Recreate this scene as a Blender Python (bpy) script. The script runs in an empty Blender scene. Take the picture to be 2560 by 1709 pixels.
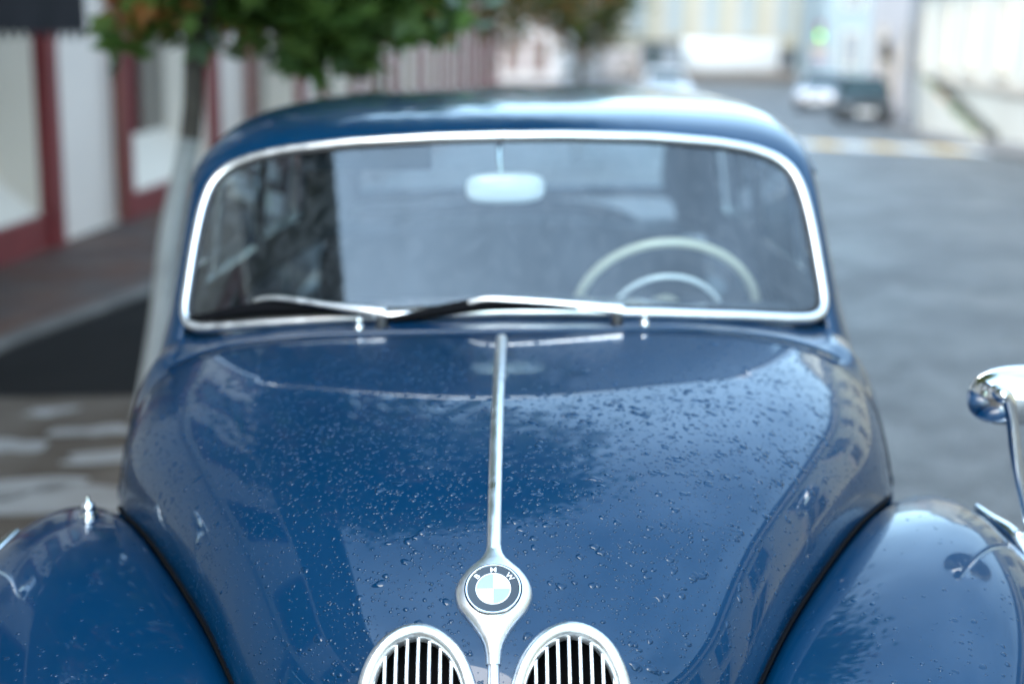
import bpy, bmesh, math, random
import numpy as np
from mathutils import Matrix, Vector, Euler
from mathutils.bvhtree import BVHTree

random.seed(7)
rng = np.random.default_rng(11)
SC = bpy.context.scene
COL = SC.collection
R = math.radians

# ------------------------------------------------------------------ camera
TILT = 0.032                                  # cross fall of the road under the car
CAR_M = Matrix.Rotation(-TILT, 4, 'Y')
cam_d = bpy.data.cameras.new('camera')
cam_o = bpy.data.objects.new('camera', cam_d)
COL.objects.link(cam_o)
cam_d.sensor_width = 36.0
cam_d.lens = 50.0
cam_d.clip_start = 0.05
cam_d.clip_end = 1000.0
PITCH = math.atan(766 / 3556)
cam_local = (Matrix.Translation((0.053, 0.0, 1.68)) @ Matrix.Rotation(0.0119, 4, 'Z')
             @ Matrix.Rotation(math.pi / 2 - PITCH, 4, 'X') @ Matrix.Rotation(-0.017, 4, 'Z'))
cam_o.matrix_world = CAR_M @ cam_local
cam_d.dof.use_dof = True
cam_d.dof.focus_distance = 1.99
cam_d.dof.aperture_fstop = 1.75
SC.camera = cam_o

# ------------------------------------------------------------------ world, sun, exposure
W = bpy.data.worlds.new('World')
SC.world = W
W.use_nodes = True
wn = W.node_tree.nodes
wl = W.node_tree.links
wn.clear()
SUN_EL, SUN_AZ = R(38), R(205)      # azimuth from +Y towards +X
sky = wn.new('ShaderNodeTexSky')
sky.sky_type = 'NISHITA'
sky.sun_disc = False
sky.sun_elevation = SUN_EL
sky.sun_rotation = SUN_AZ
sky.air_density = 1.2
sky.dust_density = 0.4
sky.ozone_density = 2.0
hs = wn.new('ShaderNodeHueSaturation')
hs.inputs['Saturation'].default_value = 0.66
tc = wn.new('ShaderNodeTexCoord')
mp = wn.new('ShaderNodeMapping')
mp.inputs['Scale'].default_value = (1.3, 1.3, 2.6)
nz = wn.new('ShaderNodeTexNoise')
nz.inputs['Scale'].default_value = 1.6
nz.inputs['Detail'].default_value = 4.0
cr = wn.new('ShaderNodeMapRange')
cr.inputs['From Min'].default_value = 0.35
cr.inputs['From Max'].default_value = 0.68
cr.inputs['To Min'].default_value = 0.72
cr.inputs['To Max'].default_value = 1.35
mul = wn.new('ShaderNodeMix')
mul.data_type = 'RGBA'
mul.blend_type = 'MULTIPLY'
mul.inputs[0].default_value = 1.0
bg = wn.new('ShaderNodeBackground')
bg.inputs['Strength'].default_value = 0.15
wo = wn.new('ShaderNodeOutputWorld')
wl.new(sky.outputs[0], hs.inputs['Color'])
wl.new(tc.outputs['Generated'], mp.inputs[0])
wl.new(mp.outputs[0], nz.inputs['Vector'])
wl.new(nz.outputs['Fac'], cr.inputs['Value'])
tint = wn.new('ShaderNodeMix')
tint.data_type = 'RGBA'
tint.blend_type = 'MULTIPLY'
tint.inputs[0].default_value = 1.0
tint.inputs[7].default_value = (0.80, 0.99, 1.02, 1.0)
wl.new(hs.outputs[0], tint.inputs[6])
wl.new(tint.outputs[2], mul.inputs[6])
wl.new(cr.outputs[0], mul.inputs[7])
# overcast: brighter towards the zenith (CIE overcast law (1 + 2 sin e) / 3)
sx_ = wn.new('ShaderNodeSeparateXYZ')
wl.new(tc.outputs['Generated'], sx_.inputs[0])
ma = wn.new('ShaderNodeMath')
ma.operation = 'MULTIPLY_ADD'
ma.use_clamp = False
ma.inputs[1].default_value = 0.7
ma.inputs[2].default_value = 0.65
mc = wn.new('ShaderNodeMath')
mc.operation = 'MAXIMUM'
mc.inputs[1].default_value = 0.0
wl.new(sx_.outputs[2], mc.inputs[0])
wl.new(mc.outputs[0], ma.inputs[0])
mul2 = wn.new('ShaderNodeMix')
mul2.data_type = 'RGBA'
mul2.blend_type = 'MULTIPLY'
mul2.inputs[0].default_value = 1.0
mul2.clamp_result = False
wl.new(mul.outputs[2], mul2.inputs[6])
wl.new(ma.outputs[0], mul2.inputs[7])
wl.new(mul2.outputs[2], bg.inputs['Color'])
wl.new(bg.outputs[0], wo.inputs['Surface'])

sun_d = bpy.data.lights.new('sun', 'SUN')
sun_d.energy = 0.75
sun_d.angle = R(40)
sun_d.color = (1.0, 0.91, 0.80)
sun_o = bpy.data.objects.new('sun', sun_d)
COL.objects.link(sun_o)
sdir = Vector((math.sin(SUN_AZ) * math.cos(SUN_EL), math.cos(SUN_AZ) * math.cos(SUN_EL), math.sin(SUN_EL)))
sun_o.rotation_euler = sdir.to_track_quat('Z', 'Y').to_euler()

vs = SC.view_settings
vs.view_transform = 'Standard'
vs.look = 'None'
vs.gamma = 1.0
vs.use_curve_mapping = False
vs.exposure = 2.5
SC.render.engine = 'CYCLES'
SC.cycles.use_denoising = True
try:
    SC.cycles.denoiser = 'OPENIMAGEDENOISE'
    SC.cycles.denoising_input_passes = 'RGB_ALBEDO_NORMAL'
    SC.cycles.denoising_prefilter = 'ACCURATE'
except Exception:
    pass
SC.cycles.max_bounces = 10
SC.cycles.transparent_max_bounces = 16
SC.cycles.caustics_reflective = False
SC.cycles.caustics_refractive = False
SC.cycles.sample_clamp_indirect = 6.0

# ------------------------------------------------------------------ materials
MAT = {}


def mat(name, color, rough=0.6, metal=0.0, spec=0.5, coat=0.0, coat_rough=0.03, noise=None, bump=None, rnoise=None,
        emit=None, ior=1.5):
    """Principled material; noise=(scale, colour2, detail, lo, hi), bump=(scale, strength, distance), rnoise=(scale, lo, hi)"""
    m = bpy.data.materials.new(name)
    m.use_nodes = True
    nt = m.node_tree
    b = nt.nodes['Principled BSDF']
    b.inputs['Base Color'].default_value = (*color, 1)
    b.inputs['Roughness'].default_value = rough
    b.inputs['Metallic'].default_value = metal
    b.inputs['Specular IOR Level'].default_value = spec
    b.inputs['IOR'].default_value = ior
    b.inputs['Coat Weight'].default_value = coat
    b.inputs['Coat Roughness'].default_value = coat_rough
    co = nt.nodes.new('ShaderNodeTexCoord')

    def nzt(scale, detail=4.0):
        n = nt.nodes.new('ShaderNodeTexNoise')
        n.inputs['Scale'].default_value = scale
        n.inputs['Detail'].default_value = detail
        nt.links.new(co.outputs['Object'], n.inputs['Vector'])
        return n
    if noise:
        sc_, c2, det, lo, hi = noise
        n = nzt(sc_, det)
        mr = nt.nodes.new('ShaderNodeMapRange')
        mr.inputs['From Min'].default_value = lo
        mr.inputs['From Max'].default_value = hi
        nt.links.new(n.outputs['Fac'], mr.inputs['Value'])
        mx = nt.nodes.new('ShaderNodeMix')
        mx.data_type = 'RGBA'
        mx.inputs[6].default_value = (*color, 1)
        mx.inputs[7].default_value = (*c2, 1)
        nt.links.new(mr.outputs[0], mx.inputs[0])
        nt.links.new(mx.outputs[2], b.inputs['Base Color'])
    if rnoise:
        n = nzt(rnoise[0])
        mr = nt.nodes.new('ShaderNodeMapRange')
        mr.inputs['From Min'].default_value = 0.35
        mr.inputs['From Max'].default_value = 0.65
        mr.inputs['To Min'].default_value = rnoise[1]
        mr.inputs['To Max'].default_value = rnoise[2]
        nt.links.new(n.outputs['Fac'], mr.inputs['Value'])
        nt.links.new(mr.outputs[0], b.inputs['Roughness'])
    if bump:
        n = nzt(bump[0])
        bp = nt.nodes.new('ShaderNodeBump')
        bp.inputs['Strength'].default_value = bump[1]
        bp.inputs['Distance'].default_value = bump[2]
        nt.links.new(n.outputs['Fac'], bp.inputs['Height'])
        nt.links.new(bp.outputs[0], b.inputs['Normal'])
    if emit:
        b.inputs['Emission Color'].default_value = (*emit[0], 1)
        b.inputs['Emission Strength'].default_value = emit[1]
    MAT[name] = m
    return m


def glass_mat(name, tint=(0.9, 0.95, 0.95), dust=0.0, dustcol=(0.6, 0.65, 0.7), boost=1.0):
    """thin pane: clear, mirror-like at its surface by Fresnel, with a little wet film / dust"""
    m = bpy.data.materials.new(name)
    m.use_nodes = True
    nt = m.node_tree
    nt.nodes.clear()
    out = nt.nodes.new('ShaderNodeOutputMaterial')
    tr = nt.nodes.new('ShaderNodeBsdfTransparent')
    tr.inputs[0].default_value = (*tint, 1)
    gl = nt.nodes.new('ShaderNodeBsdfGlossy')
    gl.inputs['Roughness'].default_value = 0.0
    fr = nt.nodes.new('ShaderNodeFresnel')
    fr.inputs['IOR'].default_value = 1.52
    ml = nt.nodes.new('ShaderNodeMath')
    ml.operation = 'MULTIPLY'
    ml.use_clamp = True
    ml.inputs[1].default_value = 1.9 * boost          # both faces of the pane
    nt.links.new(fr.outputs[0], ml.inputs[0])
    mx = nt.nodes.new('ShaderNodeMixShader')
    nt.links.new(ml.outputs[0], mx.inputs[0])
    nt.links.new(tr.outputs[0], mx.inputs[1])
    nt.links.new(gl.outputs[0], mx.inputs[2])
    last = mx
    if dust > 0:
        df = nt.nodes.new('ShaderNodeBsdfDiffuse')
        df.inputs[0].default_value = (*dustcol, 1)
        co = nt.nodes.new('ShaderNodeTexCoord')
        mpn = nt.nodes.new('ShaderNodeMapping')
        mpn.inputs['Scale'].default_value = (42, 42, 7)
        n = nt.nodes.new('ShaderNodeTexNoise')
        n.inputs['Scale'].default_value = 1.0
        n.inputs['Detail'].default_value = 6.0
        mr = nt.nodes.new('ShaderNodeMapRange')
        mr.inputs['From Min'].default_value = 0.42
        mr.inputs['From Max'].default_value = 0.70
        mr.inputs['To Min'].default_value = dust * 0.3
        mr.inputs['To Max'].default_value = dust * 3.2
        nt.links.new(co.outputs['Object'], mpn.inputs[0])
        nt.links.new(mpn.outputs[0], n.inputs['Vector'])
        nt.links.new(n.outputs['Fac'], mr.inputs['Value'])
        m2 = nt.nodes.new('ShaderNodeMixShader')
        nt.links.new(mr.outputs[0], m2.inputs[0])
        nt.links.new(mx.outputs[0], m2.inputs[1])
        nt.links.new(df.outputs[0], m2.inputs[2])
        last = m2
    nt.links.new(last.outputs[0], out.inputs['Surface'])
    MAT[name] = m
    return m


BLUE = (0.0, 0.0230, 0.063)
mat('paint', BLUE, rough=0.32, spec=0.1, coat=0.88, coat_rough=0.012, noise=(3.0, (0.0, 0.0270, 0.073), 3, 0.3, 0.7), bump=(6.0, 0.02, 0.02))
MAT['paint'].node_tree.nodes['Principled BSDF'].inputs['Coat IOR'].default_value = 1.45
mat('drop', BLUE, rough=0.0, spec=0.5, ior=1.45)
mat('chrome', (0.86, 0.87, 0.88), rough=0.09, metal=1.0, rnoise=(60, 0.05, 0.16), bump=(90, 0.10, 0.002))
mat('polished', (0.88, 0.885, 0.89), rough=0.14, metal=1.0, rnoise=(35, 0.10, 0.22))
mat('satin', (0.95, 0.95, 0.95), rough=0.34, metal=1.0, rnoise=(40, 0.28, 0.42), bump=(140, 0.06, 0.002))
mat('rubber', (0.012, 0.012, 0.013), rough=0.45)
mat('black', (0.004, 0.004, 0.005), rough=0.9, spec=0.1)
mat('enamel_black', (0.006, 0.006, 0.007), rough=0.05, coat=1.0)
mat('enamel_white', (0.82, 0.82, 0.82), rough=0.12, coat=0.6)
mat('enamel_blue', (0.30, 0.35, 0.74), rough=0.12, coat=0.6)
mat('interior', (0.026, 0.034, 0.044), rough=0.75, noise=(12, (0.038, 0.046, 0.056), 4, 0.3, 0.7))
mat('seat', (0.034, 0.046, 0.062), rough=0.7, noise=(14, (0.05, 0.062, 0.08), 4, 0.3, 0.7), bump=(120, 0.2, 0.004))
mat('headliner', (0.13, 0.13, 0.125), rough=0.95)
mat('ivory', (0.62, 0.56, 0.42), rough=0.35, coat=0.4)
mat('tyre', (0.018, 0.018, 0.018), rough=0.8, bump=(80, 0.4, 0.01))
mat('lens', (0.75, 0.78, 0.8), rough=0.05, metal=0.85)
mat('amber', (0.55, 0.16, 0.02), rough=0.1, coat=1.0)
glass_mat('windscreen', dust=0.010, tint=(0.80, 0.90, 0.92), boost=1.3)
glass_mat('sideglass', dust=0.03, tint=(0.9, 0.94, 0.93))
glass_mat('shopglass', dust=0.0, tint=(0.75, 0.8, 0.78))

mat('asphalt', (0.058, 0.057, 0.057), rough=0.5, spec=0.5, noise=(5.5, (0.118, 0.116, 0.115), 10, 0.40, 0.62),
    bump=(45, 1.0, 0.03), rnoise=(1.3, 0.36, 0.62))
_nt = MAT['asphalt'].node_tree
_n = [n for n in _nt.nodes if n.type == 'TEX_NOISE'][0]
_n.inputs['Roughness'].default_value = 0.72
mat('apron', (0.072, 0.050, 0.034), rough=0.8, spec=0.2, noise=(2.4, (0.135, 0.105, 0.082), 6, 0.38, 0.66), bump=(60, 0.3, 0.01))
mat('palesheen', (0.34, 0.315, 0.295), rough=0.5, noise=(5, (0.25, 0.225, 0.205), 5, 0.3, 0.7))  # pale colour painted in place of sky sheen on wet ground
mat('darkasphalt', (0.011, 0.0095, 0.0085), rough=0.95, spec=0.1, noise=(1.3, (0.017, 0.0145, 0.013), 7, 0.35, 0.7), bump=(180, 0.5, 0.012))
mat('redpaving', (0.090, 0.042, 0.027), spec=0.2, rough=0.5, noise=(2.0, (0.070, 0.050, 0.042), 6, 0.40, 0.62), rnoise=(1.5, 0.5, 0.8),
    bump=(40, 0.3, 0.01))
mat('pavement', (0.14, 0.125, 0.12), rough=0.6, noise=(1.2, (0.21, 0.19, 0.18), 6, 0.35, 0.65))
mat('kerbstone', (0.15, 0.13, 0.115), rough=0.85, spec=0.2, noise=(3, (0.095, 0.082, 0.073), 5, 0.35, 0.65))
mat('roadwhite', (0.80, 0.80, 0.78), rough=0.6, noise=(2.5, (0.6, 0.6, 0.6), 6, 0.4, 0.8))
mat('roadyellow', (0.76, 0.45, 0.10), rough=0.6, noise=(2.5, (0.6, 0.42, 0.18), 6, 0.4, 0.8))
mat('plaster', (0.82, 0.685, 0.60), rough=0.85, noise=(0.7, (0.72, 0.60, 0.52), 6, 0.3, 0.75))
mat('cream', (0.74, 0.625, 0.51), rough=0.85, noise=(0.6, (0.64, 0.53, 0.43), 6, 0.3, 0.75))
mat('whitewall', (0.80, 0.73, 0.62), rough=0.85, noise=(0.35, (0.66, 0.59, 0.49), 6, 0.35, 0.75))
mat('yellowwall', (0.80, 0.70, 0.48), rough=0.85, noise=(0.35, (0.70, 0.60, 0.40), 6, 0.35, 0.75))
mat('pinkwall', (0.58, 0.50, 0.47), rough=0.85, noise=(0.5, (0.50, 0.43, 0.40), 6, 0.3, 0.75))
mat('paleblue', (0.29, 0.325, 0.335), rough=0.8, noise=(0.4, (0.24, 0.275, 0.285), 5, 0.3, 0.75))
mat('farcream', (0.43, 0.385, 0.33), rough=0.85, noise=(0.3, (0.36, 0.335, 0.29), 5, 0.3, 0.75))
mat('ochre', (0.36, 0.33, 0.255), rough=0.85, noise=(0.3, (0.32, 0.285, 0.22), 5, 0.3, 0.75))
mat('brownwall', (0.20, 0.165, 0.14), rough=0.9, noise=(0.6, (0.27, 0.22, 0.19), 5, 0.3, 0.75))
mat('red', (0.205, 0.022, 0.024), rough=0.5, noise=(1.5, (0.16, 0.020, 0.022), 5, 0.3, 0.7))
mat('rust', (0.20, 0.06, 0.035), rough=0.6, noise=(3, (0.13, 0.04, 0.03), 5, 0.3, 0.7))
mat('curtain', (0.20, 0.165, 0.13), rough=0.9, noise=(4, (0.27, 0.225, 0.18), 4, 0.3, 0.7))
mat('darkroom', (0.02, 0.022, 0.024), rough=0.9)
mat('awning', (0.010, 0.008, 0.010), rough=0.85, spec=0.2, noise=(2.5, (0.018, 0.015, 0.018), 5, 0.35, 0.7))
mat('roofdark', (0.05, 0.045, 0.045), rough=0.8, noise=(1, (0.08, 0.07, 0.07), 5, 0.3, 0.7))
mat('bark', (0.06, 0.05, 0.043), rough=0.95, noise=(14, (0.10, 0.085, 0.07), 6, 0.3, 0.7), bump=(30, 0.8, 0.02))
mat('limewash', (0.40, 0.405, 0.40), rough=0.95, noise=(8, (0.30, 0.305, 0.30), 6, 0.4, 0.8), bump=(30, 0.8, 0.02))
mat('greymetal', (0.22, 0.23, 0.25), rough=0.45, metal=0.3, noise=(0.8, (0.17, 0.18, 0.2), 4, 0.3, 0.7))
mat('darkmetal', (0.025, 0.026, 0.028), rough=0.5)
mat('whitevan', (0.56, 0.56, 0.56), rough=0.25, coat=0.6)
mat('cargreen', (0.006, 0.010, 0.010), rough=0.4, spec=0.2)
mat('carsilver', (0.46, 0.44, 0.46), rough=0.28, metal=0.6, coat=1.0)
mat('carwhite', (0.75, 0.76, 0.77), rough=0.28, coat=1.0)
mat('carglass', (0.018, 0.034, 0.034), rough=0.05, spec=0.3)
mat('plate', (0.78, 0.78, 0.78), rough=0.4)
mat('redlens', (0.4, 0.01, 0.015), rough=0.15, coat=1.0)
mat('greenlamp', (0.25, 0.8, 0.15), rough=0.3, emit=((0.35, 1.0, 0.10), 0.9))
mat('orangesign', (0.42, 0.32, 0.18), rough=0.5)
mat('pinksign', (0.40, 0.24, 0.28), rough=0.5)
mat('stonestep', (0.12, 0.118, 0.11), rough=0.9, noise=(3, (0.05, 0.055, 0.045), 5, 0.35, 0.65))


def leaf_mat(name, c1, c2, c3, lo=0.56, hi=0.70):
    m = bpy.data.materials.new(name)
    m.use_nodes = True
    nt = m.node_tree
    b = nt.nodes['Principled BSDF']
    geo = nt.nodes.new('ShaderNodeNewGeometry')
    rp = nt.nodes.new('ShaderNodeValToRGB')
    e = rp.color_ramp.elements
    e[0].position, e[0].color = 0.0, (*c1, 1)
    e[1].position, e[1].color = 1.0, (*c3, 1)
    x = e.new(0.6)
    x.color = (*c2, 1)
    x = e.new(0.86)
    x.color = (*c2, 1)
    co = nt.nodes.new('ShaderNodeTexCoord')
    n_ = nt.nodes.new('ShaderNodeTexNoise')
    n_.inputs['Scale'].default_value = 1.9
    n_.inputs['Detail'].default_value = 1.0
    nt.links.new(co.outputs['Object'], n_.inputs['Vector'])
    mr = nt.nodes.new('ShaderNodeMapRange')
    mr.inputs['From Min'].default_value = lo
    mr.inputs['From Max'].default_value = hi
    nt.links.new(n_.outputs['Fac'], mr.inputs['Value'])
    mb = nt.nodes.new('ShaderNodeMath')
    mb.operation = 'MULTIPLY_ADD'
    mb.inputs[1].default_value = 0.55
    nt.links.new(geo.outputs['Random Per Island'], mb.inputs[0])
    nt.links.new(mr.outputs[0], mb.inputs[2])
    nt.links.new(mb.outputs[0], rp.inputs[0])
    nt.links.new(rp.outputs[0], b.inputs['Base Color'])
    b.inputs['Roughness'].default_value = 0.4
    b.inputs['Transmission Weight'].default_value = 0.0
    tl = nt.nodes.new('ShaderNodeBsdfTranslucent')
    nt.links.new(rp.outputs[0], tl.inputs[0])
    mx = nt.nodes.new('ShaderNodeMixShader')
    mx.inputs[0].default_value = 0.5
    out = nt.nodes['Material Output']
    nt.links.new(b.outputs[0], mx.inputs[1])
    nt.links.new(tl.outputs[0], mx.inputs[2])
    nt.links.new(mx.outputs[0], out.inputs['Surface'])
    MAT[name] = m


leaf_mat('leaf_green', (0.030, 0.078, 0.014), (0.19, 0.30, 0.070), (0.52, 0.22, 0.07), 0.52, 0.66)
leaf_mat('leaf_mixed', (0.045, 0.075, 0.018), (0.12, 0.14, 0.030), (0.46, 0.18, 0.045), 0.45, 0.68)

# ------------------------------------------------------------------ helpers


def tag(o, label=None, cat=None, group=None, kind=None):
    if label:
        o['label'] = label
    if cat:
        o['category'] = cat
    if group:
        o['group'] = group
    if kind:
        o['kind'] = kind
    return o


def empty(name, loc=(0, 0, 0), rz=0.0, parent=None):
    o = bpy.data.objects.new(name, None)
    o.empty_display_size = 0.1
    COL.objects.link(o)
    o.location = loc
    o.rotation_euler = (0, 0, rz)
    if parent:
        o.parent = parent
    return o


def mobj(name, verts, faces, m, parent=None, smooth=False, mats=None):
    me = bpy.data.meshes.new(name)
    me.from_pydata([tuple(map(float, v)) for v in verts], [], [tuple(map(int, f)) for f in faces])
    me.update()
    for k in (mats or [m]):
        me.materials.append(MAT[k])
    if smooth:
        me.polygons.foreach_set('use_smooth', [True] * len(me.polygons))
    o = bpy.data.objects.new(name, me)
    COL.objects.link(o)
    if parent:
        o.parent = parent
    return o


def from_bm(name, bm, m, parent=None, smooth=False, mats=None, auto=None):
    me = bpy.data.meshes.new(name)
    bmesh.ops.recalc_face_normals(bm, faces=bm.faces)
    bm.to_mesh(me)
    bm.free()
    for k in (mats or [m]):
        me.materials.append(MAT[k])
    if smooth:
        me.polygons.foreach_set('use_smooth', [True] * len(me.polygons))
        if auto:
            me.set_sharp_from_angle(angle=R(auto))
    o = bpy.data.objects.new(name, me)
    COL.objects.link(o)
    if parent:
        o.parent = parent
    return o


def bm_box(bm, x0, x1, y0, y1, z0, z1):
    v = [bm.verts.new((x, y, z)) for x in (x0, x1) for y in (y0, y1) for z in (z0, z1)]
    for f in ((0, 1, 3, 2), (4, 6, 7, 5), (0, 4, 5, 1), (2, 3, 7, 6), (0, 2, 6, 4), (1, 5, 7, 3)):
        bm.faces.new([v[i] for i in f])


def box(name, x0, x1, y0, y1, z0, z1, m, parent=None, bevel=0.0):
    bm = bmesh.new()
    bm_box(bm, x0, x1, y0, y1, z0, z1)
    if bevel > 0:
        bmesh.ops.bevel(bm, geom=list(bm.edges), offset=bevel, segments=2, affect='EDGES', profile=0.5)
    return from_bm(name, bm, m, parent, smooth=bevel > 0, auto=40)


def frames(path, closed=False, up=None):
    P = np.array(path, float)
    n = len(P)
    T = np.zeros_like(P)
    for i in range(n):
        a = P[(i - 1) % n] if (closed or i > 0) else P[i]
        b = P[(i + 1) % n] if (closed or i < n - 1) else P[i]
        T[i] = (b - a) / (np.linalg.norm(b - a) + 1e-12)
    N = np.zeros_like(P)
    if up is not None:
        for i in range(n):
            u = np.array(up[i] if np.ndim(up) == 2 else up, float)
            u = u - T[i] * np.dot(u, T[i])
            N[i] = u / (np.linalg.norm(u) + 1e-12)
    else:
        u = np.array([0, 0, 1.0]) if abs(T[0][2]) < 0.9 else np.array([1.0, 0, 0])
        for i in range(n):
            u = u - T[i] * np.dot(u, T[i])
            u = u / (np.linalg.norm(u) + 1e-12)
            N[i] = u
    B = np.cross(T, N)
    return P, T, N, B


def sweep_data(path, prof, closed=False, up=None, scale=None, cap=True):
    """prof: list of (b, n) offsets"""
    P, T, N, B = frames(path, closed, up)
    k = len(prof)
    V = []
    for i in range(len(P)):
        s = 1.0 if scale is None else scale[i]
        for (b, n_) in prof:
            V.append(P[i] + B[i] * b * s + N[i] * n_ * s)
    F = []
    n = len(P)
    for i in range(n if closed else n - 1):
        j = (i + 1) % n
        for a in range(k):
            c = (a + 1) % k
            F.append((i * k + a, i * k + c, j * k + c, j * k + a))
    if not closed and cap:
        F.append(tuple(range(k))[::-1])
        F.append(tuple((n - 1) * k + a for a in range(k)))
    return V, F


def circ(r, k=12, ry=None):
    ry = r if ry is None else ry
    return [(r * math.cos(2 * math.pi * a / k), ry * math.sin(2 * math.pi * a / k)) for a in range(k)]


def tube(name, path, r, m, parent=None, k=12, closed=False, up=None, scale=None, prof=None, smooth=True):
    V, F = sweep_data(path, prof or circ(r, k), closed, up, scale)
    o = mobj(name, V, F, m, parent, smooth)
    if smooth:
        o.data.set_sharp_from_angle(angle=R(60))
    return o


def lathe(name, prof, m, parent=None, k=32, mtx=None, smooth=True, auto=45):
    """prof (r, z) list, revolved about local Z"""
    V, F = [], []
    for (r, z) in prof:
        for a in range(k):
            t = 2 * math.pi * a / k
            V.append((r * math.cos(t), r * math.sin(t), z))
    for i in range(len(prof) - 1):
        for a in range(k):
            c = (a + 1) % k
            F.append((i * k + a, i * k + c, (i + 1) * k + c, (i + 1) * k + a))
    if mtx is not None:
        V = [mtx @ Vector(v) for v in V]
    o = mobj(name, V, F, m, parent, smooth)
    if smooth:
        o.data.set_sharp_from_angle(angle=R(auto))
    return o


def grid_faces(nr, nc, wrap=False):
    F = []
    for i in range(nr - 1):
        for j in range(nc - 1 if not wrap else nc):
            k = (j + 1) % nc
            F.append((i * nc + j, i * nc + k, (i + 1) * nc + k, (i + 1) * nc + j))
    return F


def cubic(xs, ys, xq):
    """natural cubic spline"""
    xs = np.array(xs, float)
    ys = np.array(ys, float)
    n = len(xs)
    h = np.diff(xs)
    A = np.zeros((n, n))
    sh = (n,) + ys.shape[1:]
    rhs = np.zeros(sh)
    A[0, 0] = A[-1, -1] = 1
    for i in range(1, n - 1):
        A[i, i - 1] = h[i - 1]
        A[i, i] = 2 * (h[i - 1] + h[i])
        A[i, i + 1] = h[i]
        rhs[i] = 6 * ((ys[i + 1] - ys[i]) / h[i] - (ys[i] - ys[i - 1]) / h[i - 1])
    M = np.linalg.solve(A, rhs.reshape(n, -1)).reshape(sh)
    xq = np.array(xq, float)
    k = np.clip(np.searchsorted(xs, xq) - 1, 0, n - 2)
    t = xq - xs[k]
    hk = h[k]
    ex = (slice(None),) + (None,) * (ys.ndim - 1)
    t_, h_ = t[ex], hk[ex]
    a = (M[k + 1] - M[k]) / (6 * h_)
    b = M[k] / 2
    c = (ys[k + 1] - ys[k]) / h_ - h_ * (2 * M[k] + M[k + 1]) / 6
    return ys[k] + t_ * (c + t_ * (b + t_ * a))


def chord(P):
    P = np.array(P, float)
    d = np.linalg.norm(np.diff(P, axis=0), axis=1)
    return np.concatenate([[0], np.cumsum(d)])


def spline(P, n):
    P = np.array(P, float)
    s = chord(P)
    return cubic(s, P, np.linspace(0, s[-1], n))


# ================================================================== THE SETTING
GY = [-40, 8, 15, 21, 27, 36, 46, 60, 120, 300]
GZ = [0, 0, -0.09, -0.26, -0.48, -0.78, -1.0, -1.08, -1.1, -1.1]


def gz(y):
    return float(np.interp(y, GY, GZ))


def strip(name, xs_fn, ys, dz, m, nx=10, camber=True):
    """a ground sheet between x0(y) and x1(y)"""
    V = []
    for y in ys:
        x0, x1 = xs_fn(y)
        for i in range(nx + 1):
            x = x0 + (x1 - x0) * i / nx
            V.append((x, y, gz(y) + dz + (camb(x) if camber else 0.0)))
    o = mobj(name, V, grid_faces(len(ys), nx + 1), m)
    return tag(o, kind='structure')


def camb(x):
    # road falls towards the kerb on the left
    return 0.032 * max(-3.2, min(x, 2.5)) if x < 2.5 else 0.08


YS = list(np.arange(-40, 8, 4.0)) + list(np.arange(8, 62, 1.5)) + [70, 90, 120, 200, 300]
strip('ground', lambda y: (-300, 300), YS, -0.25, 'pavement', nx=2, camber=False)


def kerb_x(y):
    return float(np.interp(y, [-40, 5, 7.7, 9.7, 13, 20, 60, 90, 300], [-3.9, -3.35, -2.93, -2.54, -2.25, -1.95, -0.4, 2.5, 14]))


def kerb_r(y):
    return float(np.interp(y, [-40, 20, 31, 40, 50, 70, 95, 300], [7.2, 8.4, 9.4, 10.4, 11.9, 14.5, 20, 50]))


strip('road', lambda y: (kerb_x(y) - 0.05, kerb_r(y) + 0.05), YS, 0.0, 'asphalt', nx=14)
strip('left_pavement', lambda y: (-9.0 + 0.04 * y, kerb_x(y) - 0.12), YS, 0.02, 'redpaving', nx=3)
strip('right_pavement', lambda y: (kerb_r(y) + 0.12, kerb_r(y) + 14), YS, 0.03, 'pavement', nx=4)


def kerb(name, fx, ys, dz):
    prof = [(-0.07, -0.2), (0.07, -0.2), (0.07, 0.02), (0.055, 0.035), (-0.07, 0.035)]
    path = [(fx(y), y, gz(y) + camb(fx(y)) + dz) for y in ys]
    V, F = sweep_data(path, prof, up=(0, 0, 1))
    return tag(mobj(name, V, F, 'kerbstone'), kind='structure')


kerb('left_kerb', lambda y: kerb_x(y) - 0.05, YS, 0.0)
kerb('right_kerb', lambda y: kerb_r(y) + 0.05, YS, 0.02)

# paved apron beside the car with sky reflections painted as pale patches
apron_pts = [(-3.3, -14), (-0.4, -14), (-0.4, 6.3), (-1.2, 6.62), (-2.0, 6.68), (-3.05, 6.72)]
V = []
ya = np.linspace(-14, 6.66, 40)
for y in ya:
    x0 = kerb_x(y) + 0.03
    for i in range(7):
        x = x0 + (-0.4 - x0) * i / 6
        V.append((x, y, gz(y) + camb(x) + 0.004))
tag(mobj('paved_apron', V, grid_faces(len(ya), 7), 'apron'), kind='structure')


def puddle_sheen(cx, cy, rx, ry, seed):
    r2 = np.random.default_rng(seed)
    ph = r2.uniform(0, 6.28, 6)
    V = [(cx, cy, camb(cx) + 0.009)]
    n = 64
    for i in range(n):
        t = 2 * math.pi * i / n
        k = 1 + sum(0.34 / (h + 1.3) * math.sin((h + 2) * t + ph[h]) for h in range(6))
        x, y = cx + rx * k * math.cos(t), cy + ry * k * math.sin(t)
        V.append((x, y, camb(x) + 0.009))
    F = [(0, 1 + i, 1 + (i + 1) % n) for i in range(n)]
    o = mobj('sky_sheen_patch', V, F, 'palesheen')  # flat pale shape stands in for sky mirrored in standing water
    return tag(o, kind='structure')


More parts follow.
